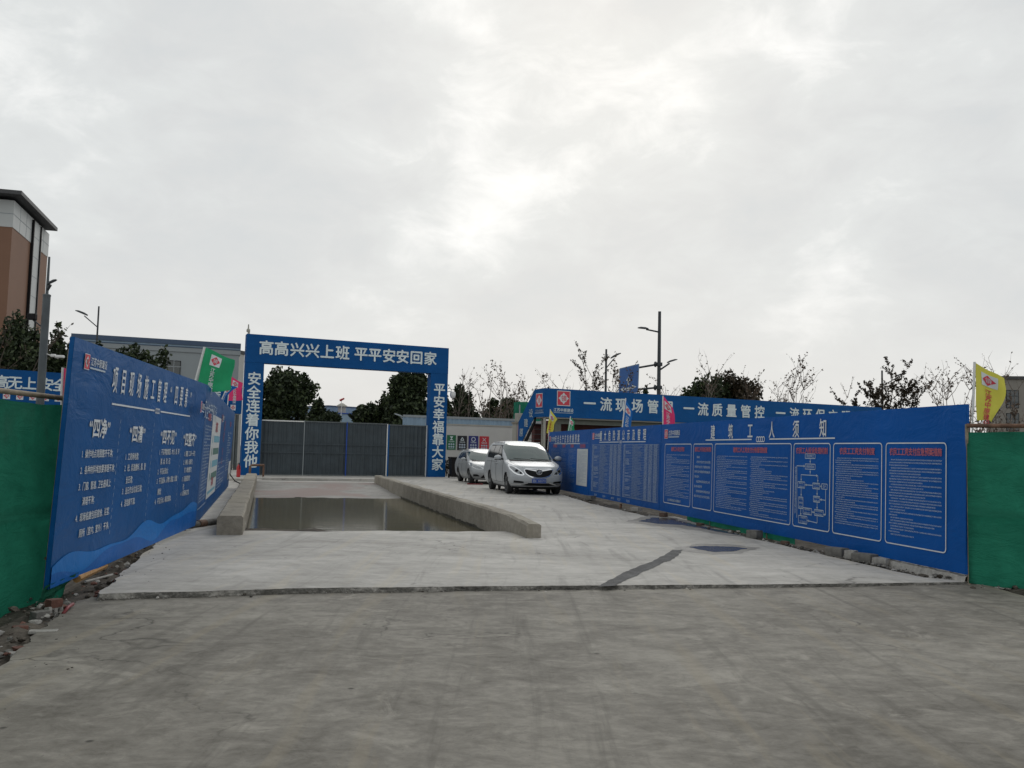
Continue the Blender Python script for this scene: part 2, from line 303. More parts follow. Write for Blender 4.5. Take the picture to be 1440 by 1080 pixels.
# ------------------------------------------------------------------ mesh helpers
class MB:
    """Collects shapes and links them as ONE mesh object."""
    def __init__(s): s.v = []; s.f = []; s.m = []; s.mats = []; s.n = 0; s.np = []
    def mi(s, mat):
        mat = MAT[mat] if isinstance(mat, str) else mat
        if mat not in s.mats: s.mats.append(mat)
        return s.mats.index(mat)
    def add(s, verts, faces, mat):
        k = s.mi(mat); o = s.n
        s.v.extend([tuple(p) for p in verts]); s.n += len(verts)
        for f in faces: s.f.append(tuple(i + o for i in f)); s.m.append(k)
        return s
    def box(s, x0, x1, y0, y1, z0, z1, mat):
        v = [(x, y, z) for x in (x0, x1) for y in (y0, y1) for z in (z0, z1)]
        return s.add(v, [(0, 1, 3, 2), (4, 6, 7, 5), (0, 4, 5, 1), (2, 3, 7, 6), (0, 2, 6, 4), (1, 5, 7, 3)], mat)
    def bevbox(s, x0, x1, y0, y1, z0, z1, mat, b=0.02):
        bm = bmesh.new(); bmesh.ops.create_cube(bm, size=1)
        for q in bm.verts: q.co = Vector(((x0 + x1) / 2 + q.co.x * (x1 - x0), (y0 + y1) / 2 + q.co.y * (y1 - y0), (z0 + z1) / 2 + q.co.z * (z1 - z0)))
        bmesh.ops.bevel(bm, geom=bm.edges[:], offset=b, segments=2, profile=0.5, affect='EDGES')
        s.frombm(bm, mat); return s
    def frombm(s, bm, mat, T=None):
        bm.verts.ensure_lookup_table(); bm.verts.index_update()
        s.add([(T @ q.co if T else q.co) for q in bm.verts], [[q.index for q in f.verts] for f in bm.faces], mat); bm.free()
    def quad(s, a, b, c, d, mat): return s.add([a, b, c, d], [(0, 1, 2, 3)], mat)
    def tube(s, pts, rad, mat, n=8, caps=True):
        pts = [Vector(p) for p in pts]; rad = [rad] * len(pts) if isinstance(rad, (int, float)) else rad
        vs_ = []; up = None
        for i, p in enumerate(pts):
            d = (pts[min(i + 1, len(pts) - 1)] - pts[max(i - 1, 0)]).normalized()
            if up is None: up = Vector((0, 0, 1)) if abs(d.z) < 0.9 else Vector((1, 0, 0))
            a = d.cross(up).normalized(); b = a.cross(d).normalized(); up = b
            for k in range(n):
                t = 2 * math.pi * k / n; vs_.append(p + (a * math.cos(t) + b * math.sin(t)) * rad[i])
        fs = [(i * n + k, i * n + (k + 1) % n, (i + 1) * n + (k + 1) % n, (i + 1) * n + k) for i in range(len(pts) - 1) for k in range(n)]
        if caps: fs += [tuple(range(n - 1, -1, -1)), tuple((len(pts) - 1) * n + k for k in range(n))]
        return s.add(vs_, fs, mat)
    def lathe(s, prof, mat, n=16, T=None):     # profile (r, h) turned round the Z axis, then placed by T
        T = T or Matrix.Identity(4)
        vs_ = [T @ Vector((r * math.cos(2 * math.pi * k / n), r * math.sin(2 * math.pi * k / n), h)) for r, h in prof for k in range(n)]
        fs = [(i * n + k, i * n + (k + 1) % n, (i + 1) * n + (k + 1) % n, (i + 1) * n + k) for i in range(len(prof) - 1) for k in range(n)]
        fs += [tuple(range(n - 1, -1, -1)), tuple((len(prof) - 1) * n + k for k in range(n))]
        return s.add(vs_, fs, mat)
    def poly(s, pts, mat, thick=None):          # flat polygon given in 3-D, optionally extruded by the vector thick
        pts = [Vector(p) for p in pts]; n = len(pts)
        tri = tessellate_polygon([pts])
        if thick is None: return s.add(pts, tri, mat)
        th = Vector(thick)
        nrm = Vector((0, 0, 0))
        for i in range(n): nrm += pts[i].cross(pts[(i + 1) % n])
        if nrm.dot(th) > 0: pts = pts[::-1]; tri = tessellate_polygon([pts])
        return s.add(pts + [p + th for p in pts], list(tri) + [tuple(i + n for i in t[::-1]) for t in tri] + [(i, i + n, (i + 1) % n + n, (i + 1) % n) for i in range(n)], mat)
    def grid(s, fn, nu, nv, mat):
        vs_ = [fn(i / nu, j / nv) for j in range(nv + 1) for i in range(nu + 1)]
        fs = [(j * (nu + 1) + i, j * (nu + 1) + i + 1, (j + 1) * (nu + 1) + i + 1, (j + 1) * (nu + 1) + i) for j in range(nv) for i in range(nu)]
        return s.add(vs_, fs, mat)
    def addnp(s, V, F, mat): s.np.append((V, F, s.mi(mat))); return s
    def build(s, name, parent=None, smooth=False, fix=False):
        me = bpy.data.meshes.new(name)
        if s.np:
            assert not s.v or True
            Vs = [np.array(s.v, dtype=np.float64).reshape(-1, 3)] if s.v else []
            off = len(s.v); L = [i for f in s.f for i in f]; C = [len(f) for f in s.f]; MI = list(s.m)
            Ls = [np.array(L, dtype=np.int64)]; Cs = [np.array(C, dtype=np.int64)]; Ms = [np.array(MI, dtype=np.int64)]
            for V, F, k in s.np:
                Vs.append(V); Ls.append((F + off).ravel()); Cs.append(np.full(len(F), F.shape[1])); Ms.append(np.full(len(F), k)); off += len(V)
            V = np.concatenate(Vs); L = np.concatenate(Ls); C = np.concatenate(Cs); K = np.concatenate(Ms)
            me.vertices.add(len(V)); me.vertices.foreach_set('co', V.astype(np.float32).ravel())
            me.loops.add(len(L)); me.loops.foreach_set('vertex_index', L.astype(np.int32))
            me.polygons.add(len(C)); st = np.concatenate([[0], np.cumsum(C)[:-1]])
            me.polygons.foreach_set('loop_start', st.astype(np.int32)); me.polygons.foreach_set('material_index', K.astype(np.int32))
            me.update(calc_edges=True); me.validate()
        else:
            me.from_pydata(s.v, [], s.f)
            me.polygons.foreach_set('material_index', np.array(s.m, dtype=np.int32)); me.update()
        for m in s.mats: me.materials.append(m)
        if fix:
            bm = bmesh.new(); bm.from_mesh(me); bmesh.ops.recalc_face_normals(bm, faces=bm.faces[:]); bm.to_mesh(me); bm.free()
        if smooth:
            me.shade_smooth()
            if smooth is not True: me.set_sharp_from_angle(angle=R(smooth))
        o = bpy.data.objects.new(name, me); COL.objects.link(o)
        if parent is not None: o.parent = parent
        return o

def tag(o, label, cat, group=None, kind=None):
    if label: o['label'] = label
    if cat: o['category'] = cat
    if group: o['group'] = group
    if kind: o['kind'] = kind
    return o
def thing(name, label, cat, loc=(0, 0, 0), rz=0.0, group=None, rx=0.0):
    o = bpy.data.objects.new(name, None); COL.objects.link(o); o.empty_display_size = 0.2
    o.location = loc; o.rotation_euler = (rx, 0, rz)
    return tag(o, label, cat, group)
def struct(o): o['kind'] = 'structure'; return o
def copy_thing(src, loc, rz, label):
    r = src.copy(); COL.objects.link(r); r.location = loc; r.rotation_euler = (0, 0, rz); r['label'] = label
    for ch in list(src.children):
        c = ch.copy(); COL.objects.link(c); c.parent = r
        for g in ch.children:
            d = g.copy(); COL.objects.link(d); d.parent = c
    return r

# ------------------------------------------------------------------ lettering
_gc = {}
def glyph(ch, bold, res):
    key = (ch, bold, res)
    if key not in _gc:
        cu = bpy.data.curves.new("g", 'FONT'); cu.body = ch; cu.size = 1; cu.resolution_u = res; cu.offset = bold
        o = bpy.data.objects.new("g", cu); COL.objects.link(o)
        dg = bpy.context.evaluated_depsgraph_get(); me = bpy.data.meshes.new_from_object(o.evaluated_get(dg))
        V = np.array([tuple(v.co)[:2] for v in me.vertices]).reshape(-1, 2)
        F = []
        for p in me.polygons:
            q = list(p.vertices)
            for i in range(1, len(q) - 1): F.append((q[0], q[i], q[i + 1]))
        F = np.array(F, dtype=np.int64).reshape(-1, 3)
        if len(F):          # face the reader
            a, b, c = V[F[:, 0]], V[F[:, 1]], V[F[:, 2]]
            s = (b[:, 0] - a[:, 0]) * (c[:, 1] - a[:, 1]) - (b[:, 1] - a[:, 1]) * (c[:, 0] - a[:, 0])
            F[s < 0] = F[s < 0][:, ::-1]
        wide = ord(ch) > 0x2E80
        if wide or not len(V): V = V - np.array([0.47, 0.385]); adv = 1.0
        else:
            cx = (V[:, 0].min() + V[:, 0].max()) / 2; adv = V[:, 0].max() - V[:, 0].min() + 0.12; V = V - np.array([cx, 0.385])
        if ch == ' ': adv = 0.55
        if ch == '、' or ch == '，' or ch == '；' or ch == '。': adv = 0.7
        _gc[key] = (V, F, adv)
        bpy.data.objects.remove(o); bpy.data.curves.remove(cu); bpy.data.meshes.remove(me)
    return _gc[key]
def text(mb, s, u, v, h, mat, bold=0.0, pitch=None, sx=1.0, anchor='c', res=2, fn=None, vertical=False, off=0.003):
    """Letters of height h laid on the plane y = -off (or through fn(u, v))."""
    sc = h / 0.93
    sh = [(0, 0)] if not bold else [(0, 0), (bold, 0), (-bold, 0), (0, bold), (0, -bold)]
    gl = [glyph(c, 0.0, res) for c in s]
    adv = [pitch if pitch else g[2] * sc * sx for g in gl]
    tot = sum(adv)
    pos = {'c': -tot / 2, 'l': 0.0, 'r': -tot}[anchor]
    for g, a in zip(gl, adv):
        c = pos + a / 2; pos += a
        if not len(g[1]): continue
        if vertical: U = u + g[0][:, 0] * sc * sx; W = v - c + g[0][:, 1] * sc
        else: U = u + c + g[0][:, 0] * sc * sx; W = v + g[0][:, 1] * sc
        if fn is None:
            for k, (du, dv) in enumerate(sh):
                mb.addnp(np.stack([U + du * sc, np.full(len(U), -off - k * .0004), W + dv * sc], 1), g[1], mat)
        else:
            for k, (du, dv) in enumerate(sh):
                V = np.array([tuple(fn(a_ + du * sc, b_ + dv * sc)) for a_, b_ in zip(U, W)]); V[:, 1] -= k * .0008; mb.addnp(V, g[1], mat)
def flat(mb, pts, mat, off=0.002, fn=None):
    """Flat printed polygon on the plane y = -off, points (u, v) counter-clockwise."""
    P = [(p[0], -off, p[1]) if fn is None else tuple(fn(p[0], p[1])) for p in pts]
    V = [Vector((p[0], p[1], 0)) for p in pts]
    tri = []
    for t in tessellate_polygon([V]):
        a, b, c = (V[i] for i in t)
        tri.append(t if (b - a).cross(c - a).z > 0 else t[::-1])
    mb.add(P, tri, mat)
def rectf(mb, u0, u1, v0, v1, mat, off=0.002, fn=None): flat(mb, [(u0, v0), (u1, v0), (u1, v1), (u0, v1)], mat, off, fn)
def seg(mb, a, b, th, mat, off=0.002):
    d = Vector((b[0] - a[0], b[1] - a[1])); L = d.length
    if L < 1e-6: return
    n = Vector((-d.y, d.x)) / L * th / 2
    flat(mb, [(a[0] - n.x, a[1] - n.y), (b[0] - n.x, b[1] - n.y), (b[0] + n.x, b[1] + n.y), (a[0] + n.x, a[1] + n.y)], mat, off)
def rrect(mb, u0, u1, v0, v1, r, th, mat, off=0.002):
    P = []
    for cx, cy, a0 in ((u1 - r, v1 - r, 0), (u0 + r, v1 - r, 90), (u0 + r, v0 + r, 180), (u1 - r, v0 + r, 270)):
        for k in range(5):
            a = R(a0 + 90 * k / 4); P.append((cx, cy, math.cos(a), math.sin(a)))
    n = len(P)
    V = [(c[0] + c[2] * r, -off, c[1] + c[3] * r) for c in P] + [(c[0] + c[2] * (r - th), -off, c[1] + c[3] * (r - th)) for c in P]
    mb.add(V, [(i, (i + 1) % n, n + (i + 1) % n, n + i) for i in range(n)], mat)
POOL = "第一条为了加强施工现场安全管理工人须知应当按照规定支付工资建立专户项目部负责及时处理投诉制度落实检查整改登记实名进场教育培训考勤记录用人单位总承包企业监督措施应急预案公示劳动合同签订保障权益不得拖欠每月发放核对确认"
def para(mb, u0, u1, v0, v1, lines, fill, mat, seed, h=None, two=False):
    """Rows of small body print between u0..u1, from v1 down to v0."""
    rg = random.Random(seed); step = (v1 - v0) / lines; h = step * 0.52 if h is None or h > step * .55 else h
    cw = h * 0.98
    nmax = max(3, int((u1 - u0) / cw))
    r = 0
    while r < lines:
        run = rg.choice((1, 2, 2, 3, 3, 4))
        for q in range(run):
            if r >= lines: break
            ind = 2 if q == 0 else 0
            n = nmax - ind if q < run - 1 else max(2, int((nmax - ind) * rg.uniform(0.15, 0.95) * fill + 1))
            s = ''.join(rg.choice(POOL) for _ in range(min(n, nmax - ind)))
            text(mb, s, u0 + ind * cw, v1 - (r + 0.5) * step, h, mat, 0.0, pitch=cw, anchor='l', res=1, off=0.0125)
            r += 1
def emblem(mb, u, v, h, inverse=False, fn=None, off=0.004, glyphs=True):
    """Square company emblem: notched diamond in a square with a seal character."""
    a, b = ('red', 'white') if not inverse else ('white', 'red')
    q = h / 2
    f = (lambda du, dv: fn(u + du, v + dv)) if fn else None
    def fl(pts, mat, k):
        if fn: flat(mb, pts, mat, 0, lambda x, y: fn(x, y, k))
        else: flat(mb, [(p[0], p[1]) for p in pts], mat, off + k * 0.0015)
    if not inverse: fl([(u - q * 1.1, v - q * 1.1), (u + q * 1.1, v - q * 1.1), (u + q * 1.1, v + q * 1.1), (u - q * 1.1, v + q * 1.1)], 'white', 0)
    if not fn: fl([(u - q, v - q), (u + q, v - q), (u + q, v + q), (u - q, v + q)], a, 1)
    if fn:
        mb.grid(lambda s_, t_: fn(u - q + 2 * q * s_, v - q + 2 * q * t_, 2), 8, 8, a)
        mb.grid(lambda s_, t_: fn(u + q * .86 * (s_ + t_ - 1), v + q * .86 * (t_ - s_), 4), 10, 10, b)
        if glyphs: text(mb, "領", u, v, q * 0.85, a, 0.0, fn=lambda x, y: fn(x, y, 6), res=1)
        return
    d = q * 0.86; P = []
    for k in range(4):
        t = math.pi / 2 * k
        for rr, aa in ((d, 0), (d * 0.66, 32), (d * 0.76, 36), (d * 0.76, 54), (d * 0.66, 58)):
            P.append((u + rr * math.cos(t + R(aa)), v + rr * math.sin(t + R(aa))))
    fl(P, b, 2)
    if glyphs:
        if fn: text(mb, "領", u, v, q * 0.85, a, 0.01, fn=lambda x, y: fn(x, y, 3), res=1)
        else: text(mb, "領", u, v, q * 0.85, a, 0.012, off=off + 0.006, res=1)

# ================================================================== the ground
PA = R(15.3); PO = Vector((-4.4, 14.9, 0)); PU = Vector((math.cos(PA), math.sin(PA), 0)); PV = Vector((-math.sin(PA), math.cos(PA), 0))
PW, PL, ZS = 4.62, 21.0, 0.06
def P(u, v, z=0.0): return PO + PU * u + PV * v + Vector((0, 0, z))
def nz(x, y, z=0.0, s=1.0): return mnoise.noise(Vector((x * s, y * s, z)))

mb = MB(); mb.quad((-420, -60, -0.3), (420, -60, -0.3), (420, 620, -0.3), (-420, 620, -0.3), 'ground')
struct(mb.build('ground'))

def densify(pts, step, amp, seed):
    o = []
    for i in range(len(pts) - 1):
        a, b = Vector(pts[i]), Vector(pts[i + 1]); n = max(1, int((b - a).length / step))
        for k in range(n):
            p = a.lerp(b, k / n); d = (b - a).normalized(); q = Vector((-d.y, d.x, 0))
            j = amp * (nz(p.x, p.y, seed, 1.3) * 1.0 + nz(p.x, p.y, seed + 5, 5) * 0.55 + nz(p.x, p.y, seed + 9, 17) * 0.4)
            o.append(p + q * j)
    o.append(Vector(pts[-1])); return o
front = [G(140, 835, ZS)] + [G(x, y, ZS) for x, y in ((430, 827), (720, 824), (1000, 822), (1240, 820), (1372, 818))]
right = [G(x, y, ZS) for x, y in ((1372, 818), (1300, 812), (1169, 783), (1071, 760), (1000, 745), (915, 727), (830, 708), (792, 696))]
rend = right[-1]
axd = (rend - right[-4]).normalized()
rfar = rend + axd * 24
lfar = [Vector((-16.5, 52, ZS)), Vector((-16.2, 41, ZS)), Vector((-12.0, 33, ZS)), G(258, 741, ZS) + Vector((-.35, .2, 0)), G(228, 759, ZS), G(203, 778, ZS), G(160, 816, ZS), front[0]]
edge_f = densify(front, 0.025, 0.035, 1.0)
edge_r = densify(right, 0.08, 0.05, 2.0)
edge_l = densify(lfar[3:], 0.06, 0.05, 3.0)
outer = edge_f[:-1] + edge_r[:-1] + [rend, rfar, Vector((4, 56, ZS))] + lfar[:3] + edge_l[:-1]
outer = [Vector((p.x, p.y, ZS)) for p in outer]
hole = [P(0, 0, ZS), P(0, PL, ZS), P(PW, PL, ZS), P(PW, 0, ZS)]
allp = outer + hole
tri = tessellate_polygon([outer, hole])
mb = MB()
fx = []
for t in tri:
    a, b, c = (allp[i] for i in t)
    fx.append(t if (b - a).cross(c - a).z > 0 else tuple(t[::-1]))
mb.add(allp, fx, 'slab')
struct(mb.build('concrete_slab'))
# crumbling front and side faces of the slab
mb = MB(); n = len(outer); k = 0
V = []
for i, p in enumerate(outer):
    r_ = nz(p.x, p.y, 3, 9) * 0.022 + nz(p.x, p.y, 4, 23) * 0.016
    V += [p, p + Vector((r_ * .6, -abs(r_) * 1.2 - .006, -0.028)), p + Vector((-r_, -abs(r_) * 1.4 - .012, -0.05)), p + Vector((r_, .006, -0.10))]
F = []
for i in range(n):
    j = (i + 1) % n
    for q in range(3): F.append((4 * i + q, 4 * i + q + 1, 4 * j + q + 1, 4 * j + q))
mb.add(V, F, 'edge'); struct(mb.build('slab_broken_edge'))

# apron in the foreground
fl = densify([Vector((-2.0, -16, 0)), Vector((-2.6, -3, 0)), Vector((-3.05, 3.5, 0)), G(0, 938), G(50, 893), G(105, 846), G(128, 840), G(180, 836)], 0.05, 0.06, 6.0)
fr = [Vector((5.9, 11.25, 0)), G(1376, 822), G(1405, 832), G(1440, 843), Vector((7.6, 8.6, 0)), Vector((11, 6, 0)), Vector((14, -16, 0))]
fr = densify(fr, 0.08, 0.05, 7.0)
back = [Vector((p.x + .02, p.y + .12, 0)) for p in front[1:-1]]
ap = fl + back + fr
ap = [Vector((p.x, p.y, .0032 * (p.x + 4))) for p in ap]
tri = tessellate_polygon([ap]); mb = MB()
mb.add(ap, [t if (ap[t[1]] - ap[t[0]]).cross(ap[t[2]] - ap[t[0]]).z > 0 else tuple(t[::-1]) for t in tri], 'fore')
nn = len(ap)
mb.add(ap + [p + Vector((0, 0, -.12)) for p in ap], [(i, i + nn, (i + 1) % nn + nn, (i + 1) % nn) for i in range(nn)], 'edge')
struct(mb.build('concrete_apron'))

# dirt verges beside the slab
def verge(name, x0, x1, y0, y1, step, base, hfun):
    mb = MB(); nx, ny = int((x1 - x0) / step), int((y1 - y0) / step)
    def f(a, b):
        x, y = x0 + (x1 - x0) * a, y0 + (y1 - y0) * b
        h = base + 0.045 * nz(x, y, 1, 1.1) + 0.04 * nz(x, y, 2, 3.7) + 0.025 * nz(x, y, 3, 9)
        return (x, y, min(h + hfun(x, y), -0.012 + 0.0 * x) if hfun(x, y) == 0 else h + hfun(x, y))
    mb.grid(f, nx, ny, 'dirt'); o = mb.build(name, smooth=True); struct(o); return o
def edgex(pts, y):
    for a, b in zip(pts, pts[1:]):
        if min(a.y, b.y) <= y <= max(a.y, b.y) and abs(a.y - b.y) > 1e-6: return a.x + (b.x - a.x) * (y - a.y) / (b.y - a.y)
    return None
LV = [Vector((-2.6, -4, 0)), Vector((-3.05, 3.5, 0)), G(0, 938), G(50, 893), G(105, 846), G(140, 835, ZS), G(203, 778, ZS), G(258, 741, ZS), Vector((-6.6, 19, 0))]
def lh(x, y):
    e_ = edgex(LV, y)
    if e_ is None: return 0.0
    d = e_ - x
    return 0.0 if d < 0.02 else 0.055 * min(1, d / 0.2) - .17 * max(0, min(1, (d - .30) / .5))
verge('dirt_verge', -13, -1.5, -6, 17, 0.07, -0.065, lh)
RV = [Vector((14, 5, 0)), Vector((7.6, 8.6, 0)), G(1440, 843), G(1376, 822)] + right
def rh(x, y):
    e_ = edgex([Vector((p.x, p.y, 0)) for p in RV], y)
    if e_ is None: return 0.0
    d = x - e_
    return 0.0 if d < 0.03 else 0.085 * min(1, d / 0.25)
verge('dirt_verge.001', 1.5, 15, 4.5, 36, 0.09, -0.055, rh)

# wheel-washing trough: floor, ramps, two kerb walls and the water in it
mb = MB()
prof = [(0, ZS - .002), (0.6, 0.03), (2.0, -0.12), (3.2, -0.24), (11.5, -0.24), (13.3, -0.12), (PL, ZS - .002)]
for (v0, z0), (v1, z1) in zip(prof, prof[1:]):
    nv_ = max(2, int((v1 - v0) / .12))
    mb.grid(lambda a, b: P(PW * a, v0 + (v1 - v0) * b, z0 + (z1 - z0) * b + .022 * (nz(PW * a, (v0 + (v1 - v0) * b), 3, .8) + .5 * nz(PW * a, v0 + (v1 - v0) * b, 6, 2.6)) * min(1, (v0 + (v1 - v0) * b) / .5, (PL - v0 - (v1 - v0) * b) / .8)), 40, nv_, 'ramp' if v0 >= 11 else 'slab')
struct(mb.build('trough_floor', smooth=True))
ZW = -0.118
mb = MB(); mb.quad(P(0.0, 1.2, ZW), P(PW, 1.2, ZW), P(PW, 14, ZW), P(0, 14, ZW), 'water')
struct(mb.build('trough_water'))
def kerb(name, u0, u1, v0, v1, label, wob):
    mb = MB(); nn = 110; V = []
    zt = 0.365
    for i in range(nn + 1):
        v = v0 + (v1 - v0) * i / nn
        j = lambda s, a: a * (nz(v * 1.0, s, 2, 0.9) + .6 * nz(v, s, 3, 4.5))
        sec = [(u0 + j(1, .012), -0.25), (u0 + j(1, .012), 0.2), (u0 + j(2, .01), zt - .03 + j(3, .012)), (u0 + .03 + j(2, .02), zt + j(4, .02)),
               (u1 - .03 + j(5, .02), zt + j(6, .02)), (u1 + j(5, .012), zt - .03 + j(7, .012)), (u1 + j(8, .012), 0.2), (u1 + j(8, .012), -0.25)]
        e_ = wob(i) if wob else 0
        V += [P(a, v, z - (e_ if 2 <= q <= 5 else 0)) for q, (a, z) in enumerate(sec)]
    F = [(i * 8 + q, (i + 1) * 8 + q, (i + 1) * 8 + q + 1, i * 8 + q + 1) for i in range(nn) for q in range(7)]
    F += [tuple(range(8)), tuple(nn * 8 + 7 - q for q in range(8))]
    mb.add(V, F, 'kerb'); o = mb.build(name, fix=True)
    tag(o, label, 'kerb wall'); return o
kl = kerb('concrete_kerb', -0.41, -0.002, -0.32, PL + .15, 'long concrete kerb wall along the left side of the water trough', None)
kr = kerb('concrete_kerb.001', PW + .002, PW + .26, -0.95, PL + .15, 'long concrete kerb wall on the car side of the trough, its near end broken', lambda i: max(0, .07 - .012 * i) if i < 6 else 0)
# damp algae line on the inside of the kerbs
m_, t_, b_ = new_mat('algae'); MAT['algae'] = m_
t_.links.new(ramp(t_, add_noise(t_, wpos(t_), 6, 5, .6), [(.35, (.03, .03, .02)), (.65, (.075, .07, .05))]), b_.inputs['Base Color']); b_.inputs['Roughness'].default_value = .7
for par, uu, nm in ((kl, 0.016, 'algae_stain'), (kr, PW - .016, 'algae_stain')):
    mb = MB()
    V = []; nn = 160
    for i in range(nn + 1):
        v = 1.4 + 12.2 * i / nn; V += [P(uu, v, ZW - .02), P(uu, v, ZW + .045 + .045 * nz(v, uu, 1, 2.3) + .03 * nz(v, uu, 2, 8))]
    mb.add(V, [(2 * i, 2 * i + 2, 2 * i + 3, 2 * i + 1) for i in range(nn)], 'algae'); mb.build(nm, par)
# flake of mortar broken off the kerb
mb = MB(); rgk = random.Random(4); top_ = []
for k in range(26):
    a_ = 2 * math.pi * k / 26; r_ = 1 + .35 * nz(math.cos(a_) * 2, math.sin(a_) * 2, 3, 1.2) + rgk.uniform(-.08, .08)
    top_.append(P(PW + .42 + .16 * r_ * math.cos(a_), 1.15 + .62 * r_ * math.sin(a_), ZS + .012))
mb.poly(top_, 'kerb', (0, 0, .055)); tag(mb.build('mortar_flake'), 'flat flake of mortar lying beside the broken end of the right kerb', 'mortar')
# low steps and the drain slot between the trough and the gate
mb = MB(); a = R(15.3)
mb.add([P(-.9, PL + 1.1, ZS + .004), P(5.4, PL + 1.1, ZS + .004), P(5.4, PL + 1.45, ZS + .004), P(-.9, PL + 1.45, ZS + .004)], [(0, 1, 2, 3)], 'edge')
mb.add([P(-.2, PL + 2.6, ZS + .004), P(1.2, PL + 2.6, ZS + .004), P(1.1, PL + 3.3, ZS + .004), P(-.1, PL + 3.3, ZS + .004)], [(0, 1, 2, 3)], 'edge')
struct(mb.build('drain_slot'))
mb = MB()
for (u0, u1, v0, v1, h) in ((.2, 5.2, 1.5, 2.3, .10), (-2.6, -.5, .2, 1.4, .09)):
    c = [P(u0, PL + v0, ZS), P(u1, PL + v0, ZS), P(u1, PL + v1, ZS), P(u0, PL + v1, ZS)]
    mb.poly(c, 'slab', (0, 0, h))
struct(mb.build('low_step'))

# ramp patch, puddles
def blob(px, zz, amp=.02, seed=0, step=.05):
    w_ = [G(x, y, zz) for x, y in px]; w_.append(w_[0]); d = densify(w_, step, amp, seed)[:-1]
    return [Vector((p.x, p.y, zz)) for p in d]
def sheet(name, pts, mat):
    tri = tessellate_polygon([pts]); mb = MB()
    mb.add(pts, [t if (pts[t[1]] - pts[t[0]]).cross(pts[t[2]] - pts[t[0]]).z > 0 else tuple(t[::-1]) for t in tri], mat); return struct(mb.build(name))
sheet('mortar_patch', blob([(841, 825), (868, 824), (900, 806), (950, 784), (962, 773), (946, 773), (925, 786), (880, 804), (846, 820)], ZS + .004, .035, 3, .035), 'patch')
sheet('damp_patch', blob([(948, 770), (985, 764.5), (1035, 766), (1068, 770.5), (1040, 778), (1002, 780), (962, 775)], ZS + .0025, .10, 14), 'damp')
sheet('damp_patch.001', blob([(880, 733), (912, 724.5), (950, 726.5), (985, 737), (1022, 746.5), (1052, 755), (1012, 752), (955, 742), (915, 739)], ZS + .0025, .10, 15), 'damp')
sheet('puddle', blob([(972, 769), (990, 767.5), (1030, 768.5), (1052, 771), (1030, 775), (1005, 776), (985, 773)], ZS + .004, .06, 4), 'puddle')
sheet('puddle.001', blob([(900, 733), (918, 727.5), (945, 729), (975, 737), (1018, 746), (1040, 752), (1010, 747.5), (960, 738), (925, 736.5)], ZS + .005, .06, 5), 'puddle')

# ================================================================== notice boards
class Board:
    def __init__(s, a, b, z0, H, rx):
        """a, b: ground-plan points at the reader's left and right end."""
        s.o = Vector((a.x, a.y, z0)); d = Vector((b.x - a.x, b.y - a.y, 0)); s.W = d.length; s.rz = math.atan2(d.y, d.x); s.rx = rx; s.H = H
        s.R = Matrix.Rotation(s.rz, 3, 'Z') @ Matrix.Rotation(rx, 3, 'X')
        s.X = s.R @ Vector((1, 0, 0)); s.Y = s.R @ Vector((0, 1, 0)); s.Z = s.R @ Vector((0, 0, 1))
    def L(s, px, py):            # photo pixel -> (along, up) on the board
        d = ray(px, py); t = (s.o - CAMP).dot(s.Y) / d.dot(s.Y); q = CAMP + d * t - s.o
        return q.dot(s.X), q.dot(s.Z)
    def Wd(s, u, v, y=0.0): return s.o + s.X * u + s.Z * v + s.Y * y
def board_thing(b, label, edge='bluewave', base='blue', group=None):
    t = thing('notice_board', label, 'notice board', b.o, b.rz, group, b.rx)
    mb = MB()
    nu, nv = max(4, int(b.W / .2)), 10
    ph = random.random() * 50
    def f(a, c):
        u, v = b.W * a, b.H * c
        k = min(1, 8 * a * (1 - a)) * min(1, 6 * c * (1 - c))
        return (u, -0.004 * k + 0.004 * k * (nz(u * .9 + ph, v * .5, 0, 1.2)), v)
    mb.grid(f, nu, nv, base); mb.build('banner_face', t, smooth=True)
    mb = MB(); T = .045; y = .004
    for (x0, x1, z0, z1) in ((0, .03, 0, b.H), (b.W - .03, b.W, 0, b.H), (.03, b.W - .03, 0, .03), (.03, b.W - .03, b.H - .03, b.H)):
        mb.box(x0, x1, .002, T, z0, z1, base)
    x = .9
    while x < b.W - .5: mb.box(x, x + .03, .012, T, .03, b.H - .03, 'steel'); x += 1.2
    mb.box(.03, b.W - .03, .046, .05, .03, b.H - .03, 'steel')
    mb.build('frame', t)
    return t
OFF = .012
def head(mb, b, s, p0, p1, h, mat='white', bold=.0, sx=.8, res=2):
    """Heading whose first and last characters stand at photo pixels p0, p1."""
    a, c = b.L(*p0), b.L(*p1); n = len(s)
    for i, ch in enumerate(s):
        f = i / max(1, n - 1); text(mb, ch, a[0] + (c[0] - a[0]) * f, (a[1] + c[1]) / 2, h, mat, bold, sx=sx, res=res, off=OFF)
def logo(mb, b, px, py, h):
    u, v = b.L(px, py); emblem(mb, u, v, h, off=OFF)
    text(mb, "江苏中原建设", u + h * .75, v + h * .12, h * .62, 'white', .01, anchor='l', res=1, off=OFF, sx=.95)
    rectf(mb, u + h * .75, u + h * 4.3, v - h * .42, v - h * .30, 'small', OFF)
def underline(mb, b, p0, p1, frac=.44, th=.022):
    a, c = b.L(*p0), b.L(*p1); z = (a[1] + c[1]) / 2; L_ = c[0] - a[0]; m_ = (a[0] + c[0]) / 2; g = L_ * (.5 - frac)
    seg(mb, (a[0], z), (m_ - g, z), th, 'white', OFF); seg(mb, (m_ + g, z), (c[0], z), th, 'white', OFF)
    rs = min(.055, g * .22)
    for k in (-1.5, -.5, .5, 1.5):     # little ring ornament
        rrect(mb, m_ + rs * 1.5 * k - rs, m_ + rs * 1.5 * k + rs, z - rs, z + rs, rs * .9, rs * .35, 'white', OFF + .0006 * k)

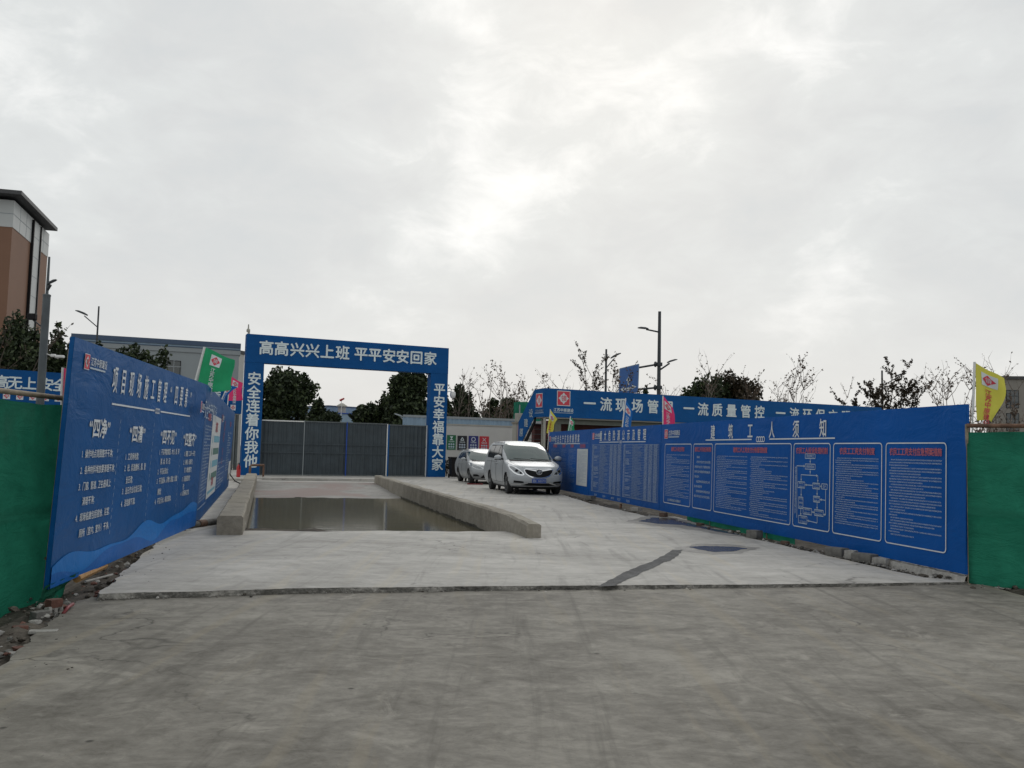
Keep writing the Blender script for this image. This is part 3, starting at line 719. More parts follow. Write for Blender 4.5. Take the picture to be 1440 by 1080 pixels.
# ---- right-hand row: three boards
RB_N, RB_F = G(1358, 808, .15), G(769.5, 684.8, .15)
rd = (RB_N - RB_F); rd.z = 0
allR = Board(RB_F, RB_N, .15, 2.1, -.018)
def splitu(B, px, py): return B.L(px, py)[0]
u1_, u2_ = splitu(allR, 829, 650), splitu(allR, 928.5, 660)
def sub(B, ua, ub):
    a, c = B.o + B.X * ua, B.o + B.X * ub
    return Board(a, c, B.o.z, B.H, B.rx)
B1, B2, B3 = sub(allR, 0, u1_ - .01), sub(allR, u1_ + .01, u2_ - .01), sub(allR, u2_ + .01, allR.W)

t3 = board_thing(B3, 'long blue notice board with six white bordered text boxes beside the right green net')
mb = MB()
logo(mb, B3, 937.5, 610.5, .20)
head(mb, B3, "建筑工人须知", (1003, 608), (1158, 601), .30, 'white', .012, .72, 3)
underline(mb, B3, (993, 619), (1175, 616), .43)
ztop = B3.L(1250, 622.5)[1]; zbot = B3.L(1250, 764)[1]
spans = [(934, 971.5), (974.5, 1001.5), (1004.5, 1113), (1116, 1168), (1172, 1241), (1246, 1332)]
heads = ["建筑工人安全须知", "建筑工人劳动纪律须知", "建筑工人工资支付分账管理制度", "农民工人投诉处理机制", "农民工工资支付制度", "农民工工资支付应急预案措施"]
ym = 690
bx = []
for i, ((a, c), hd) in enumerate(zip(spans, heads)):
    ua, uc = B3.L(a, ym)[0], B3.L(c, ym)[0]; bx.append((ua, uc))
    rrect(mb, ua, uc, zbot, ztop, .06, .016, 'white', OFF)
    wd = uc - ua; hh = .105; p = min(hh * 1.0, wd * .86 / len(hd))
    text(mb, hd, (ua + uc) / 2, ztop - .125, hh, 'redtext', .02, pitch=p, sx=p / hh * .96, res=1, off=OFF)
para(mb, bx[0][0] + .09, bx[0][1] - .08, zbot + .17, ztop - .24, 27, .9, 'small', 1)
text(mb, "以上须知请全体工人遵照执行", (bx[0][0] + bx[0][1]) / 2 - .15, zbot + .09, .06, 'small', .01, res=1, off=OFF)
para(mb, bx[1][0] + .09, bx[1][1] - .08, zbot + .22, ztop - .24, 9, .9, 'small', 2, h=.075)
m2 = (bx[2][0] + bx[2][1]) / 2
para(mb, bx[2][0] + .10, m2 - .08, zbot + .10, ztop - .24, 30, .9, 'small', 3, h=.034)
para(mb, m2 + .04, bx[2][1] - .12, zbot + .05, ztop - .24, 31, .9, 'small', 4, h=.034)
para(mb, bx[4][0] + .07, bx[4][1] - .08, zbot + .16, ztop - .22, 31, .9, 'small', 5, h=.031)
para(mb, bx[5][0] + .09, bx[5][1] - .09, zbot + .12, ztop - .22, 28, .95, 'small', 6, h=.037)
# flow chart in the fourth box
def fc(px, py): return B3.L(px, py)
def fbox(x0, y0, x1, y1, sd, lines=1):
    a, c = fc(x0, y1), fc(x1, y0); rrect(mb, a[0], c[0], a[1], c[1], .012, .011, 'small', OFF)
    rg = random.Random(sd)
    for k in range(lines):
        z = a[1] + (c[1] - a[1]) * (k + .5) / lines; hh = min(.05, (c[1] - a[1]) / lines * .6)
        nch = max(2, int((c[0] - a[0]) * .8 / hh)); text(mb, ''.join(rg.choice(POOL) for _ in range(nch)), (a[0] + c[0]) / 2, z, hh, 'small', 0, pitch=hh, res=1, off=OFF)
def fln(*pts):
    q = [fc(*p) for p in pts]
    for a, c in zip(q, q[1:]): seg(mb, a, c, .012, 'small', OFF)
    a, c = Vector(q[-2]), Vector(q[-1]); d = (c - a).normalized(); n_ = Vector((-d.y, d.x))
    flat(mb, [tuple(c), tuple(c - d * .05 + n_ * .022), tuple(c - d * .05 - n_ * .022)][::1], 'small', OFF)
for args in ((1133, 638, 1147.5, 645, 1), (1133, 652.5, 1147.5, 660, 2), (1122.5, 677.5, 1133, 686, 3, 2), (1143.5, 679.5, 1154, 687.5, 4, 2), (1156, 680.5, 1164.5, 688, 5),
             (1123.5, 699, 1130.5, 715, 6, 3), (1144.5, 698, 1154, 706, 7, 2), (1130, 715, 1142.5, 723, 8, 2), (1146, 717.5, 1159, 725, 9, 2), (1123.5, 726, 1136, 735.5, 10, 2)): fbox(*args)
fln((1140.3, 645), (1140.3, 652.5)); fln((1140.3, 660), (1140.3, 667)); fln((1127.5, 667.5), (1127.5, 677.5)); fln((1151, 669), (1151, 679.5)); fln((1127.5, 667.5), (1151, 669))
fln((1143.5, 682.5), (1133, 681.8)); fln((1156, 684), (1154, 683.8)); fln((1127.5, 686), (1127.5, 699)); fln((1150, 687.5), (1150, 698)); fln((1150, 706), (1150, 717.5))
fln((1127, 715), (1127, 726)); fln((1146, 720.5), (1142.5, 719.8)); fln((1162, 688), (1162, 724), (1159, 723.5)); fln((1162, 703.5), (1154, 702.5)); fln((1150, 725), (1150, 735.5), (1136, 732))
fln((1121.5, 728), (1121.5, 655), (1133, 655.5))
a = fc(1120, 656); c = fc(1120, 722)
text(mb, "农民工投诉举报受理处置流程公示", a[0] - .0, (a[1] + c[1]) / 2, .052, 'small', 0, vertical=True, pitch=(a[1] - c[1]) / 15, res=1, off=OFF)
mb.build('lettering', t3)

t2 = board_thing(B2, 'blue notice board with two dense white tables, middle of the right-hand row')
mb = MB(); logo(mb, B2, 835, 613.5, .19)
head(mb, B2, "重大危险源公示及管理", (845.5, 614), (907, 609.5), .30, 'white', .012, .78)
underline(mb, B2, (843.5, 622), (908.5, 621), .46)
zt2, zb2 = B2.L(880, 625)[1], B2.L(880, 699)[1]
for (pa, pc, sd) in ((832.5, 874.5, 21), (876.5, 926.5, 22)):
    ua, uc = B2.L(pa, 660)[0], B2.L(pc, 660)[0]
    if uc > B2.W - .08: uc = B2.W - .08
    rrect(mb, ua, uc, zb2, zt2, .01, .012, 'dim', OFF)
    cols = [0, .07, .28, .62, .74, .87, 1.0]; rows = 34
    for cc in cols[1:-1]: seg(mb, (ua + (uc - ua) * cc, zb2), (ua + (uc - ua) * cc, zt2), .010, 'dim', OFF)
    rg = random.Random(sd)
    st = (zt2 - zb2) / rows
    for r_ in range(rows):
        z = zt2 - (r_ + .5) * st
        seg(mb, (ua, z - st / 2), (uc, z - st / 2), .008, 'dim', OFF)
        for k in range(6):
            x0, x1 = ua + (uc - ua) * cols[k], ua + (uc - ua) * cols[k + 1]; hh = st * .62
            if k == 1 and rg.random() < .55: continue
            nch = max(1, int((x1 - x0) * .92 / hh * (rg.uniform(.45, 1) if k in (2, 1) else .8)))
            text(mb, ''.join(rg.choice(POOL) for _ in range(nch)), x0 + .02, z, hh, 'small' if k != 2 else 'dim', 0, pitch=hh * .95, anchor='l', res=1, off=OFF + .002)
for pxx in (838, 850, 862, 871, 884):
    u_ = B2.L(pxx, 690)[0]; text(mb, "项目负责", u_, zb2 - .10, .07, 'small', 0, res=1, off=OFF)
mb.build('lettering', t2)

t1 = board_thing(B1, 'blue notice board with a pale paper sheet, behind the silver minivan')
mb = MB(); logo(mb, B1, 774, 617.5, .19)
head(mb, B1, "安全生产应急救援预案", (782, 619), (814, 614.5), .28, 'white', .012, .8)
underline(mb, B1, (780, 624.5), (816, 623.5), .47)
for (pa, pc, sd, hd) in ((774, 786.5, 31, "应急救援组织"), (788, 797, 32, "应急职责"), (798.5, 810, 33, "应急程序"), (811.5, 826.5, 34, "应急处置措施")):
    ua, uc = max(.05, B1.L(pa, 655)[0]), min(B1.W - .06, B1.L(pc, 655)[0])
    z1 = B1.L(818, 630)[1]; z0 = B1.L(818, 683)[1]
    seg(mb, (ua, z1 + .16), (uc, z1 + .16), .012, 'dim', OFF)
    text(mb, hd, (ua + uc) / 2, z1 + .07, .12, 'redtext', .015, res=1, off=OFF, sx=.9)
    if sd == 34: rectf(mb, ua, uc, z0, z1 - .03, 'paper', OFF); para(mb, ua + .1, uc - .1, z0 + .1, z1 - .1, 24, .9, 'dim', sd, h=.03); 
    else: para(mb, ua + .05, uc - .05, z0, z1 - .03, 30, .9, 'dim', sd, h=.035)
mb.build('lettering', t1)

# ---- left-hand row: three boards
LB_N, LB_M, LB_F = G(68, 829, .12), G(273.5, 739.5, .12), G(321, 684, .12)
H_L = 2.42
C1 = Board(LB_N, LB_M, .12, H_L, .042)
allL = Board(LB_M + (LB_F - LB_M).normalized() * .02, LB_F, .12, H_L, .042)
uL = allL.L(305.5, 650)[0]
C2, C3 = sub(allL, 0, uL - .01), sub(allL, uL + .01, allL.W)
s1 = board_thing(C1, 'blue notice board with four columns of rules above printed light blue waves', base='bluedeep')
mb = MB()
logo(mb, C1, 121, 508.5, .145)
head(mb, C1, "项目现场施工管理“四要素”", (160.5, 531), (267, 562), .30, 'white', .01, .62, 3)
underline(mb, C1, (156.5, 561), (265.5, 590), .46, .02)
for s_, px, py, hh in (("“四净”", 139, 602, .165), ("“四清”", 192, 610, .165), ("“四不见”", 236, 614.5, .165), ("“四整齐”", 266, 618, .165)):
    u, v = C1.L(px, py); text(mb, s_, u, v, .21, 'white', .026, sx=1.12, res=2, off=OFF)
rowsL = [
 (113.5, [(638, "1. 操作地点周围整齐干净；"), (661, "2. 各种材料堆放要清理干净；"), (684, "3. 门窗、管道、卫生器具上"), (705, "    清理干净；"), (727, "4. 现场临建包括宿舍、浴室、"), (749, "    厕所（室内、室外）干净。")]),
 (175, [(642, "1. 工完场地清；"), (658, "2. 砼、浆渣撒料、落、管"), (675, "   当日清；"), (690, "3. 当日作业垃圾日清；"), (707, "4. 活完脚下清。")]),
 (223, [(635.5, "1. 不见零散钢筋、木方、板、砖"), (649, "   钢、丝、砂、石；"), (663, "2. 不见长流水；"), (676, "3. 不见烟头、杂物、烟盒、饭盒"), (691, "   剩饭；"), (704, "4. 不见污水、横流现象。")]),
 (258, [(638, "1. 钢筋、工具一头齐；"), (650, "2. 材料、码堆齐；"), (661, "   齐、堆放整齐；"), (673, "3. 设备摆放齐；"), (684, "   齐；"), (693, "4. 现场标志齐。")])]
for px, rr in rowsL:
    u0 = C1.L(px, rr[0][0])[0]
    for py, s_ in rr:
        v = C1.L(px, py)[1]; text(mb, s_.replace('   ', '  '), u0, v, .088, 'white', .008, sx=1.0, anchor='l', res=2, off=OFF)
for px, py in ((163.5, 640), (211.5, 640), (252.5, 640)):
    u = C1.L(px, py)[0]; v = .35
    while v < 1.65: seg(mb, (u, v), (u, v + .045), .007, 'small', OFF); v += .085
mb.build('lettering', s1)
mb = MB()
W1 = C1.W
def wave(u, k): return .20 + .17 * u / W1 * (1 - k * .3) + .055 * math.sin(u * 2.3 + k * 2.1) + .03 * math.sin(u * 4.1 + k) + .05 * k * math.sin(u * 1.1)
for k, mt, of in ((0, 'bluewave', .0095), (1, 'bluewave2', .0108)):
    nn = 60; V = []
    for i in range(nn + 1):
        u = .01 + (W1 - .02) * i / nn; V += [(u, -of, .004), (u, -of, max(.03, wave(u, k) - (0 if k == 0 else .10 * (1 - u / W1) + .04)))]
    mb.add(V, [(2 * i, 2 * i + 2, 2 * i + 3, 2 * i + 1) for i in range(nn)], mt)
mb.build('wave_print', s1)

s2 = board_thing(C2, 'blue notice board carrying a white poster, middle of the left-hand row', base='bluedeep')
mb = MB()
logo(mb, C2, 282, 572, .17)
head(mb, C2, "安全生产管理目标", (288.5, 574), (303, 583), .34, 'small', .0, 1.0)
pu0, pu1 = C2.W * .40, C2.W * .985; pz0, pz1 = .30, 1.98
para(mb, .25, pu0 - .2, .35, 1.75, 24, .95, 'small', 41, h=.04)
rrect(mb, .15, pu0 - .08, .25, 2.05, .03, .015, 'small', OFF)
text(mb, "安全管理制度", (.15 + pu0) / 2, 1.9, .14, 'redtext', .02, res=1, off=OFF)
mb.build('lettering', s2)
mb = MB(); rectf(mb, pu0, pu1, pz0, pz1, 'paper', .010)
um = (pu0 + pu1) / 2
text(mb, "文明施工", um, pz1 - .22, .22, 'redtext', .03, off=.013, res=1)
for k, mt in enumerate(('teal', 'darkgreen', 'teal', 'darkgreen')):
    z = pz1 - .48 - k * .26; rectf(mb, pu0 + (pu1 - pu0) * .3, pu1 - .15, z - .07, z + .07, mt, .012)
    P_ = [(pu0 + (pu1 - pu0) * .17 + .09 * math.cos(t), z + .09 * math.sin(t)) for t in np.linspace(0, 2 * math.pi, 16, endpoint=False)]
    flat(mb, P_, mt, .012)
text(mb, "共建和谐", um, pz0 + .30, .18, 'redtext', .03, off=.013, res=1)
rectf(mb, pu0 + .3, pu1 - .3, pz0 + .08, pz0 + .14, 'teal', .012)
mb.build('poster', s2)
s3 = board_thing(C3, 'blue notice board with red headings, farthest of the left-hand row next to the gate post', base='bluedeep')
mb = MB(); logo(mb, C3, 312.5, 588, .17)
text(mb, "消防", C3.W * .22, 1.72, .26, 'redtext', .03, vertical=True, off=OFF, res=1); text(mb, "安全", C3.W * .22, 1.1, .2, 'redtext', .03, vertical=True, off=OFF, res=1)
para(mb, .1, C3.W * .42, .3, .98, 9, .8, 'small', 51, h=.05)
para(mb, C3.W * .5, C3.W * .78, .6, 1.75, 16, .8, 'small', 52, h=.05)
text(mb, "责任", C3.W * .86, 1.1, .16, 'redtext', .03, vertical=True, off=OFF, res=1)
text(mb, "管理目标", C3.W * .66, 1.98, .15, 'redtext', .02, off=OFF, res=1)
rectf(mb, C3.W * .80, C3.W * .97, .28, .85, 'paper', OFF)
mb.build('lettering', s3)
# scaffold feet that hold the boards up
def feet(b, grp, where):
    n_ = max(2, int(b.W / 2.2))
    for i in range(n_):
        u = .25 + (b.W - .5) * i / (n_ - 1); p = b.Wd(u, 0, .11)
        mb = MB(); mb.tube([(0, 0, -.35), (0, 0, b.H * .96)], .024, 'bamboo', 8); mb.tube([(0, 0, .25), (.0, 0, .27)], .04, 'rust', 8)
        o = mb.build('scaffold_post'); o.location = (p.x, p.y, b.o.z); o.rotation_euler = (b.rx, 0, b.rz)
        tag(o, 'upright scaffold tube behind the ' + where, 'scaffold post', grp)
for b_, w_ in ((B3, 'right notice board nearest the camera'), (C1, 'left notice board with the waves')): feet(b_, 'scaffold posts behind the ' + w_, w_)

# ================================================================== green net fences with their top tubes
def net(name, a, b, z0a, z0b, z1, label, seed, tube_mat, tl):
    """a, b plan points; the net hangs from a tube at height z1."""
    a, b = Vector(a), Vector(b); d = (b - a); Ln = d.length; d.normalize(); nrm = Vector((d.y, -d.x, 0))
    t = thing(name, label, 'net fence', (a.x, a.y, 0), 0)
    mb = MB(); nu, nv = int(Ln / .05), 44
    def f(p, q):
        u = Ln * p; top = z1 - .05 + .02 * nz(u, 0, seed, 2.5) - .03 * abs(math.sin(u * 1.6 + seed)); bot = z0a + (z0b - z0a) * p + .03 * nz(u, 3, seed, 1.6)
        z = bot + (top - bot) * q
        belly = .05 * math.sin(q * math.pi) * (1 + nz(u, 1, seed, .7)) + .05 * nz(u, z, seed, 1.4) + .035 * nz(u + z * .6, z * .4, seed + 4, 3.5) + .03 * math.exp(-(((q - .75) + (p - .3) * 2.2) / .03) ** 2)
        fold = .075 * math.exp(-((q - .46 - .03 * nz(u, 5, seed, 1)) / .022) ** 2)
        c = a + d * u + nrm * (belly + fold - .02) - Vector((a.x, a.y, 0)); return (c.x, c.y, z)
    mb.grid(f, nu, nv, 'net'); mb.build('net_sheet', t, smooth=True)
    mb = MB(); q = d * (Ln + .25); st = -d * (.25 if tube_mat == 'bamboo' else .0)
    mb.tube([(st.x, st.y, z1), (q.x * .5, q.y * .5, z1 + .006), (q.x, q.y, z1)], .026, tube_mat, 12); mb.build('top_tube', t, smooth=40)
    for k in range(max(2, int(Ln / 1.6)) + 1):
        c = d * (Ln * k / max(2, int(Ln / 1.6))) - nrm * .05; mb = MB(); mb.tube([(c.x, c.y, -.3), (c.x, c.y, z1 + .02)], .024, 'bamboo', 8); mb.build('post', t)
    return t
na = C1.Wd(.95, 0, .15); nb = Vector((-4.36, 7.5, 0)); nc = Vector((-4.5, 3.0, 0))
net('net_fence', (nc.x, nc.y, 0), (na.x + .0, na.y, 0), -.24, -.12, 1.965, 'sagging green debris net on a dull scaffold tube, left of the wave-printed board', 2.0, 'bamboo', '')
nr = B3.Wd(B3.W + .03, 0, .02)
net('net_fence.001', (nr.x, nr.y, 0), (nr.x + 4.2, nr.y - 2.3, 0), .04, -.02, 1.98, 'green debris net under a rusty scaffold tube, right of the long text board', 8.0, 'rust', '')
# loose end of the left net crumpled under the board
mb = MB()
def f(a, b):
    u = -.15 + .95 * a; p = C1.Wd(u, 0, -.02 + .12 * b); z = .19 - b * (.30 - .18 * a) - .02
    return (p.x + .04 * nz(a * 4, b * 3, 1), p.y + .03 * nz(a * 5, b * 4, 2), z + .03 * nz(a * 6, b * 5, 3) * b + .0)
mb.grid(f, 30, 14, 'net'); tag(mb.build('net_scrap', smooth=True), 'crumpled end of green net hanging under the left wave-printed board', 'net')
# green net strip seen through the gap under the right boards
mb = MB()
ua, ub = B3.L(960, 735)[0], B3.L(1110, 770)[0]
def f(a, b):
    p = B3.Wd(ua + (ub - ua) * a, 0, .10 + .03 * nz(a * 9, b, 1)); return (p.x, p.y, .03 + .26 * b)
mb.grid(f, 60, 3, 'net'); tag(mb.build('net_skirt', smooth=True), 'strip of green net in the gap under the long right board', 'net')

# ================================================================== gate arch and gate leaves
gl, gr = AT(341.5, 600, 41.5), AT(628, 600, 45.6)
GB = Board(gl, gr, ZS, 6.62, 0.0)
t = thing('gate_arch', 'tall blue gate arch with white slogan lettering on its beam and both posts', 'gate arch', GB.o, GB.rz)
uL_, uR_ = GB.L(369.5, 560)[0], GB.L(605, 560)[0]
zb = GB.L(400, 512.5)[1]; D = .52
mb = MB(); mb.bevbox(0, uL_, 0, D, -.3, zb, 'bluegate', .012); mb.build('post', t)
mb = MB(); mb.bevbox(uR_, GB.W, 0, D, -.3, zb, 'bluegate', .012); mb.build('post', t)
mb = MB(); mb.bevbox(-.004, GB.W + .004, -.004, D + .004, zb + .002, 6.62, 'bluegate', .012)
for k in range(1, 5): mb.box(GB.W * k / 5 - .006, GB.W * k / 5 + .006, -.0075, -.003, zb + .02, 6.6, 'bluedeep')
mb.build('beam', t)
mb = MB()
a, c = GB.L(373, 491), GB.L(601.5, 504); s_ = "高高兴兴上班 平平安安回家"
us = [373.5, 395, 417.2, 438.5, 459.5, 481, None, 507, 526.5, 546.5, 565.5, 585, 604.5]
for ch, px in zip(s_, us):
    if px is None: continue
    u = GB.L(px, 498)[0]; text(mb, ch, u, GB.L(490, 497)[1] + .02, .66, 'letter', .024, res=3, off=.03)
mb.build('lettering', t)
for s_, px0, px1, py0, py1, um in (("安全连着你我他", 355.5, 349.5, 532, 648, uL_ / 2 - .02), ("平安幸福靠大家", 616.5, 614, 547, 653, (uR_ + GB.W) / 2)):
    mb = MB(); z0, z1 = GB.L(px0, py0)[1], GB.L(px1, py1)[1]
    for i, ch in enumerate(s_): text(mb, ch, um, z0 + (z1 - z0) * i / 6, .60, 'letter', .022, res=3, off=.012)
    mb.build('lettering', t)
# corrugated sheet gate of four leaves
MAT['gate'] = M('grey_gate_sheet', (0.040, 0.054, 0.064), 0.6, 0.1, 0.22, 1.6, 0.05)
tg = thing('sheet_gate', 'closed grey corrugated metal gate of four leaves under the blue arch', 'gate', GB.Wd(0, 0, .3), GB.rz)
xs = [uL_ + .03] + [GB.L(px, 630)[0] for px in (428.6, 489, 546.3)] + [uR_ - .03]
zt = [GB.L(px, py)[1] for px, py in ((372, 590.5), (440, 592.5), (500, 594.5), (560, 597.5))]
for i in range(4):
    x0, x1, z1 = xs[i], xs[i + 1], zt[i]
    mb = MB(); n = int((x1 - x0) / .045)
    def f(a, b): 
        u = x0 + (x1 - x0) * a; q = (u / .21) % 1
        y = .035 * min(1, max(0, min((q - .1) / .14, (.9 - q) / .14)))
        return (u, y, .02 + (z1 - .02) * b)
    mb.grid(f, n, 2, 'gate'); lf = mb.build('leaf', tg)
    for za_, zb_, mt_ in ((z1 * .42 - .03, z1 * .42 + .03, 'gate'), (z1 * .58 - .03, z1 * .58 + .03, 'gate'), (z1 - .035, z1 + .02, 'steel' if i else 'whitepaint'), (0, .06, 'steel')):
        mb = MB(); mb.box(x0 + .03, x1 - .03, -.028, -.003, za_, zb_, mt_); mb.build('rail', lf)
    mb = MB(); mb.box(x0 - (.015 if i == 1 else .022), x0 + (.015 if i == 1 else .022), -.035, .05, -.02, z1 + .03, ['steel', 'clad_grey', 'plate', 'whitepaint'][i]); mb.build('edge_post', lf)
    if i == 3: mb = MB(); mb.box(x1 - .03, x1 + .02, -.03, .05, -.02, z1 + .03, 'whitepaint'); mb.build('edge_post', lf)
    if i == 3: mb = MB(); mb.box(x0 + .035, x0 + .10, -.035, .04, 0, z1, 'bluedeep'); mb.build('blue_strip', lf)
# cctv cameras on the arch
def cctv(u, v, label, dome):
    p = GB.Wd(u, v, .2); t = thing('security_camera', label, 'camera', p, GB.rz)
    sx = 1 if dome else -1
    mb = MB(); mb.tube([(0, 0, 0), (sx * .22, -.02, .05), (sx * .32, -.05, .03)], .025, 'whitepaint', 8); mb.build('arm', t)
    mb = MB()
    if dome:
        T = Matrix.Translation((sx * .34, -.06, -.2)); mb.lathe([(.02, .25), (.13, .22), (.15, .08), (.14, 0), (.10, -.09), (.02, -.13)], 'whitepaint', 14, T); mb.build('housing', t, smooth=40)
    else:
        mb.bevbox(sx * .62, sx * .22, -.16, .02, -.06, .08, 'whitepaint', .02); mb.build('housing', t)
        mb = MB(); mb.bevbox(sx * .45, sx * .3, -.1, .0, -.2, -.08, 'beige', .02); mb.build('lamp', t)
cctv(GB.W, GB.L(629, 551)[1], 'white dome security camera on the right post of the blue arch', True)
cctv(0, GB.L(343, 545)[1], 'white box security camera on the left post of the blue arch', False)
# pole behind the arch
q = AT(343, 600, 47); mb = MB(); zt_ = AT(343, 456, 47).z
mb.tube([(0, 0, -.4), (.03, 0, zt_ - .4)], [.075, .06], 'beige', 10); mb.lathe([(.02, zt_ - .42), (.10, zt_ - .40), (.10, zt_ - .28), (.04, zt_ - .22), (.03, zt_)], 'beige', 10)
o = mb.build('vent_pole', smooth=40); o.location = (q.x, q.y, 0); tag(o, 'thin pale pole rising behind the left post of the arch', 'pole')

# ================================================================== white wall with four posters
WB = Board(AT(600, 630, 49.6), AT(748, 630, 52.0), -.3, AT(640, 596, 50).z + .3, 0)
t = thing('boundary_wall', 'pale rendered wall behind the parked cars, carrying four waste posters', 'wall', WB.o, WB.rz)
mb = MB(); mb.box(0, WB.W, 0, .24, 0, WB.H - .08, 'whitewall'); mb.build('wall_body', t)
mb = MB(); mb.box(-.03, WB.W + .03, -.03, .27, WB.H - .078, WB.H, 'beige'); mb.build('coping', t)
for cn, x0, x1, y0, y1, ttl, lab in (('green', 628.0, 641.2, 612, 632.4, "可回收物", 'green waste poster on the pale wall, next to the blue gate post'), ('black', 642.8, 656.8, 613, 633, "其他垃圾", 'black waste poster on the pale wall'),
                               ('blue', 658.4, 672.6, 613.2, 633.8, "可回收物", 'dark blue waste poster with a ring symbol on the pale wall'), ('red', 673.8, 687.6, 613.8, 634.6, "有害垃圾", 'red waste poster with a cross symbol on the pale wall')):
    a, c = WB.L(x0, y1), WB.L(x1, y0); o_ = WB.Wd(a[0], a[1], -.018); w_, h_ = c[0] - a[0], c[1] - a[1]
    cm = {'green': ('poster_green', (.012, .13, .05)), 'black': ('poster_black', (.015, .015, .02)), 'blue': ('poster_navy', (.025, .03, .17)), 'red': ('poster_red', (.50, .03, .045))}[cn]
    MAT['ps' + cn] = M(cm[0], cm[1], .5, var=.06)
    t = thing('waste_poster', lab, 'poster', o_, WB.rz)
    mb = MB(); mb.box(0, w_, 0, .015, 0, h_, 'ps' + cn); mb.build('sheet', t)
    mb = MB(); um = w_ / 2; zs = h_ * .77; r_ = h_ * .12
    if cn == 'green':
        flat(mb, [(um - r_, zs + r_ * 1.2), (um - r_ * .1, zs), (um + r_ * .1, zs), (um + r_, zs + r_ * 1.2)][::-1][::-1] if False else [(um - r_ * .15, zs), (um + r_ * .15, zs), (um + r_, zs + r_ * 1.2), (um - r_, zs + r_ * 1.2)], 'letter', .004)
        flat(mb, [(um - r_, zs - r_ * .9), (um + r_, zs - r_ * .9), (um + r_ * .2, zs - .01), (um - r_ * .2, zs - .01)], 'letter', .004)
    elif cn == 'red':
        seg(mb, (um - r_, zs - r_), (um + r_, zs + r_), r_ * .28, 'letter', .004); seg(mb, (um - r_, zs + r_), (um + r_, zs - r_), r_ * .28, 'letter', .0045)
    else:
        nn = 3 if cn == 'black' else 14
        pts = [(um + r_ * 1.1 * math.cos(R(90 + 360 * k / nn)), zs - (r_ * .15 if nn == 3 else 0) + r_ * 1.1 * math.sin(R(90 + 360 * k / nn))) for k in range(nn)]
        for k in range(nn): seg(mb, pts[k], pts[(k + 1) % nn], r_ * .38, 'letter', .004 + .0002 * k)
    text(mb, ttl, um, h_ * .56, h_ * .095, 'letter', .01, res=1, off=.004)
    for rr in range(2):
        for cc in range(3):
            x_ = um + (cc - 1) * w_ * .24; z_ = h_ * (.38 - .17 * rr)
            P_ = [(x_ + w_ * .10 * math.cos(t_), z_ + h_ * .065 * math.sin(t_)) for t_ in np.linspace(0, 2 * math.pi, 6 + ((rr * 3 + cc) * 5) % 7, endpoint=False)]
            flat(mb, P_, 'small', .004)
    rectf(mb, w_ * .15, w_ * .85, h_ * .06, h_ * .085, 'small', .004)
    mb.build('lettering', t)
FB = Board(AT(566, 600, 53.5), AT(752, 600, 57), -.3, AT(640, 586.5, 55).z + .3, 0)
t = thing('sheet_fence', 'faded blue corrugated sheet fence rising behind the pale wall', 'fence', FB.o, FB.rz)
mb = MB()
def f(a, b):
    u = FB.W * a; q_ = (u / .3) % 1; return (u, .03 * (1 if .25 < q_ < .75 else 0), FB.H * b)
mb.grid(f, 220, 1, 'fence_blue'); mb.build('sheet', t)
mb = MB(); mb.box(0, FB.W, -.03, -.004, FB.H - .12, FB.H + .02, 'clad_grey'); mb.build('rail', t)
# things at the foot of the wall
q = G(639.5, 672, ZS); t = thing('wheelie_bin', 'dark wheelie bin against the pale wall behind the hatchback', 'bin', (q.x, q.y, ZS), R(20))
mb = MB(); mb.add([(-.22, -.24, .05), (.22, -.24, .05), (.22, .22, .05), (-.22, .22, .05), (-.28, -.3, .95), (.28, -.3, .95), (.28, .28, .95), (-.28, .28, .95)], [(3, 2, 1, 0), (0, 1, 5, 4), (1, 2, 6, 5), (2, 3, 7, 6), (3, 0, 4, 7), (4, 5, 6, 7)], 'black'); mb.build('bin_body', t)
mb = MB(); mb.bevbox(-.31, .31, -.34, .31, .955, 1.05, 'black', .03); mb.build('lid', t)
for sx in (-.24, .24): mb = MB(); mb.lathe([(.1, -.03), (.1, .03)], 'tyre', 12, Matrix.Translation((sx, .25, .1)) @ Matrix.Rotation(R(90), 4, 'Y')); mb.build('wheel', t)
# leafless planting bed beside it
q = G(630.5, 670.5, ZS); rg = random.Random(3); t = thing('planter_shrub', 'low dark scruffy shrub at the foot of the right gate post', 'shrub', (q.x, q.y + 1.2, ZS))
mb = MB()
for k in range(60):
    x, y = rg.uniform(-.7, .55), rg.uniform(-.3, .3); h = rg.uniform(.3, .78); mb.tube([(x, y, 0), (x + rg.uniform(-.1, .1), y, h * .6), (x + rg.uniform(-.2, .2), y + rg.uniform(-.1, .1), h)], .014, 'trunk', 4)
mb.build('stems', t)
mb = MB(); V = []; F = []
for k in range(700):
    c = Vector((rg.uniform(-.75, .6), rg.uniform(-.35, .35), rg.uniform(.35, .85))); a = Vector((rg.gauss(0, 1), rg.gauss(0, 1), rg.gauss(0, 1))).normalized() * .05; b = a.cross(Vector((rg.gauss(0, 1), rg.gauss(0, 1), rg.gauss(0, 1)))).normalized() * .035
    i = len(V); V += [c - a, c + b, c + a, c - b]; F.append((i, i + 1, i + 2, i + 3))
mb.add(V, F, 'leafwarm'); mb.build('leaves', t)

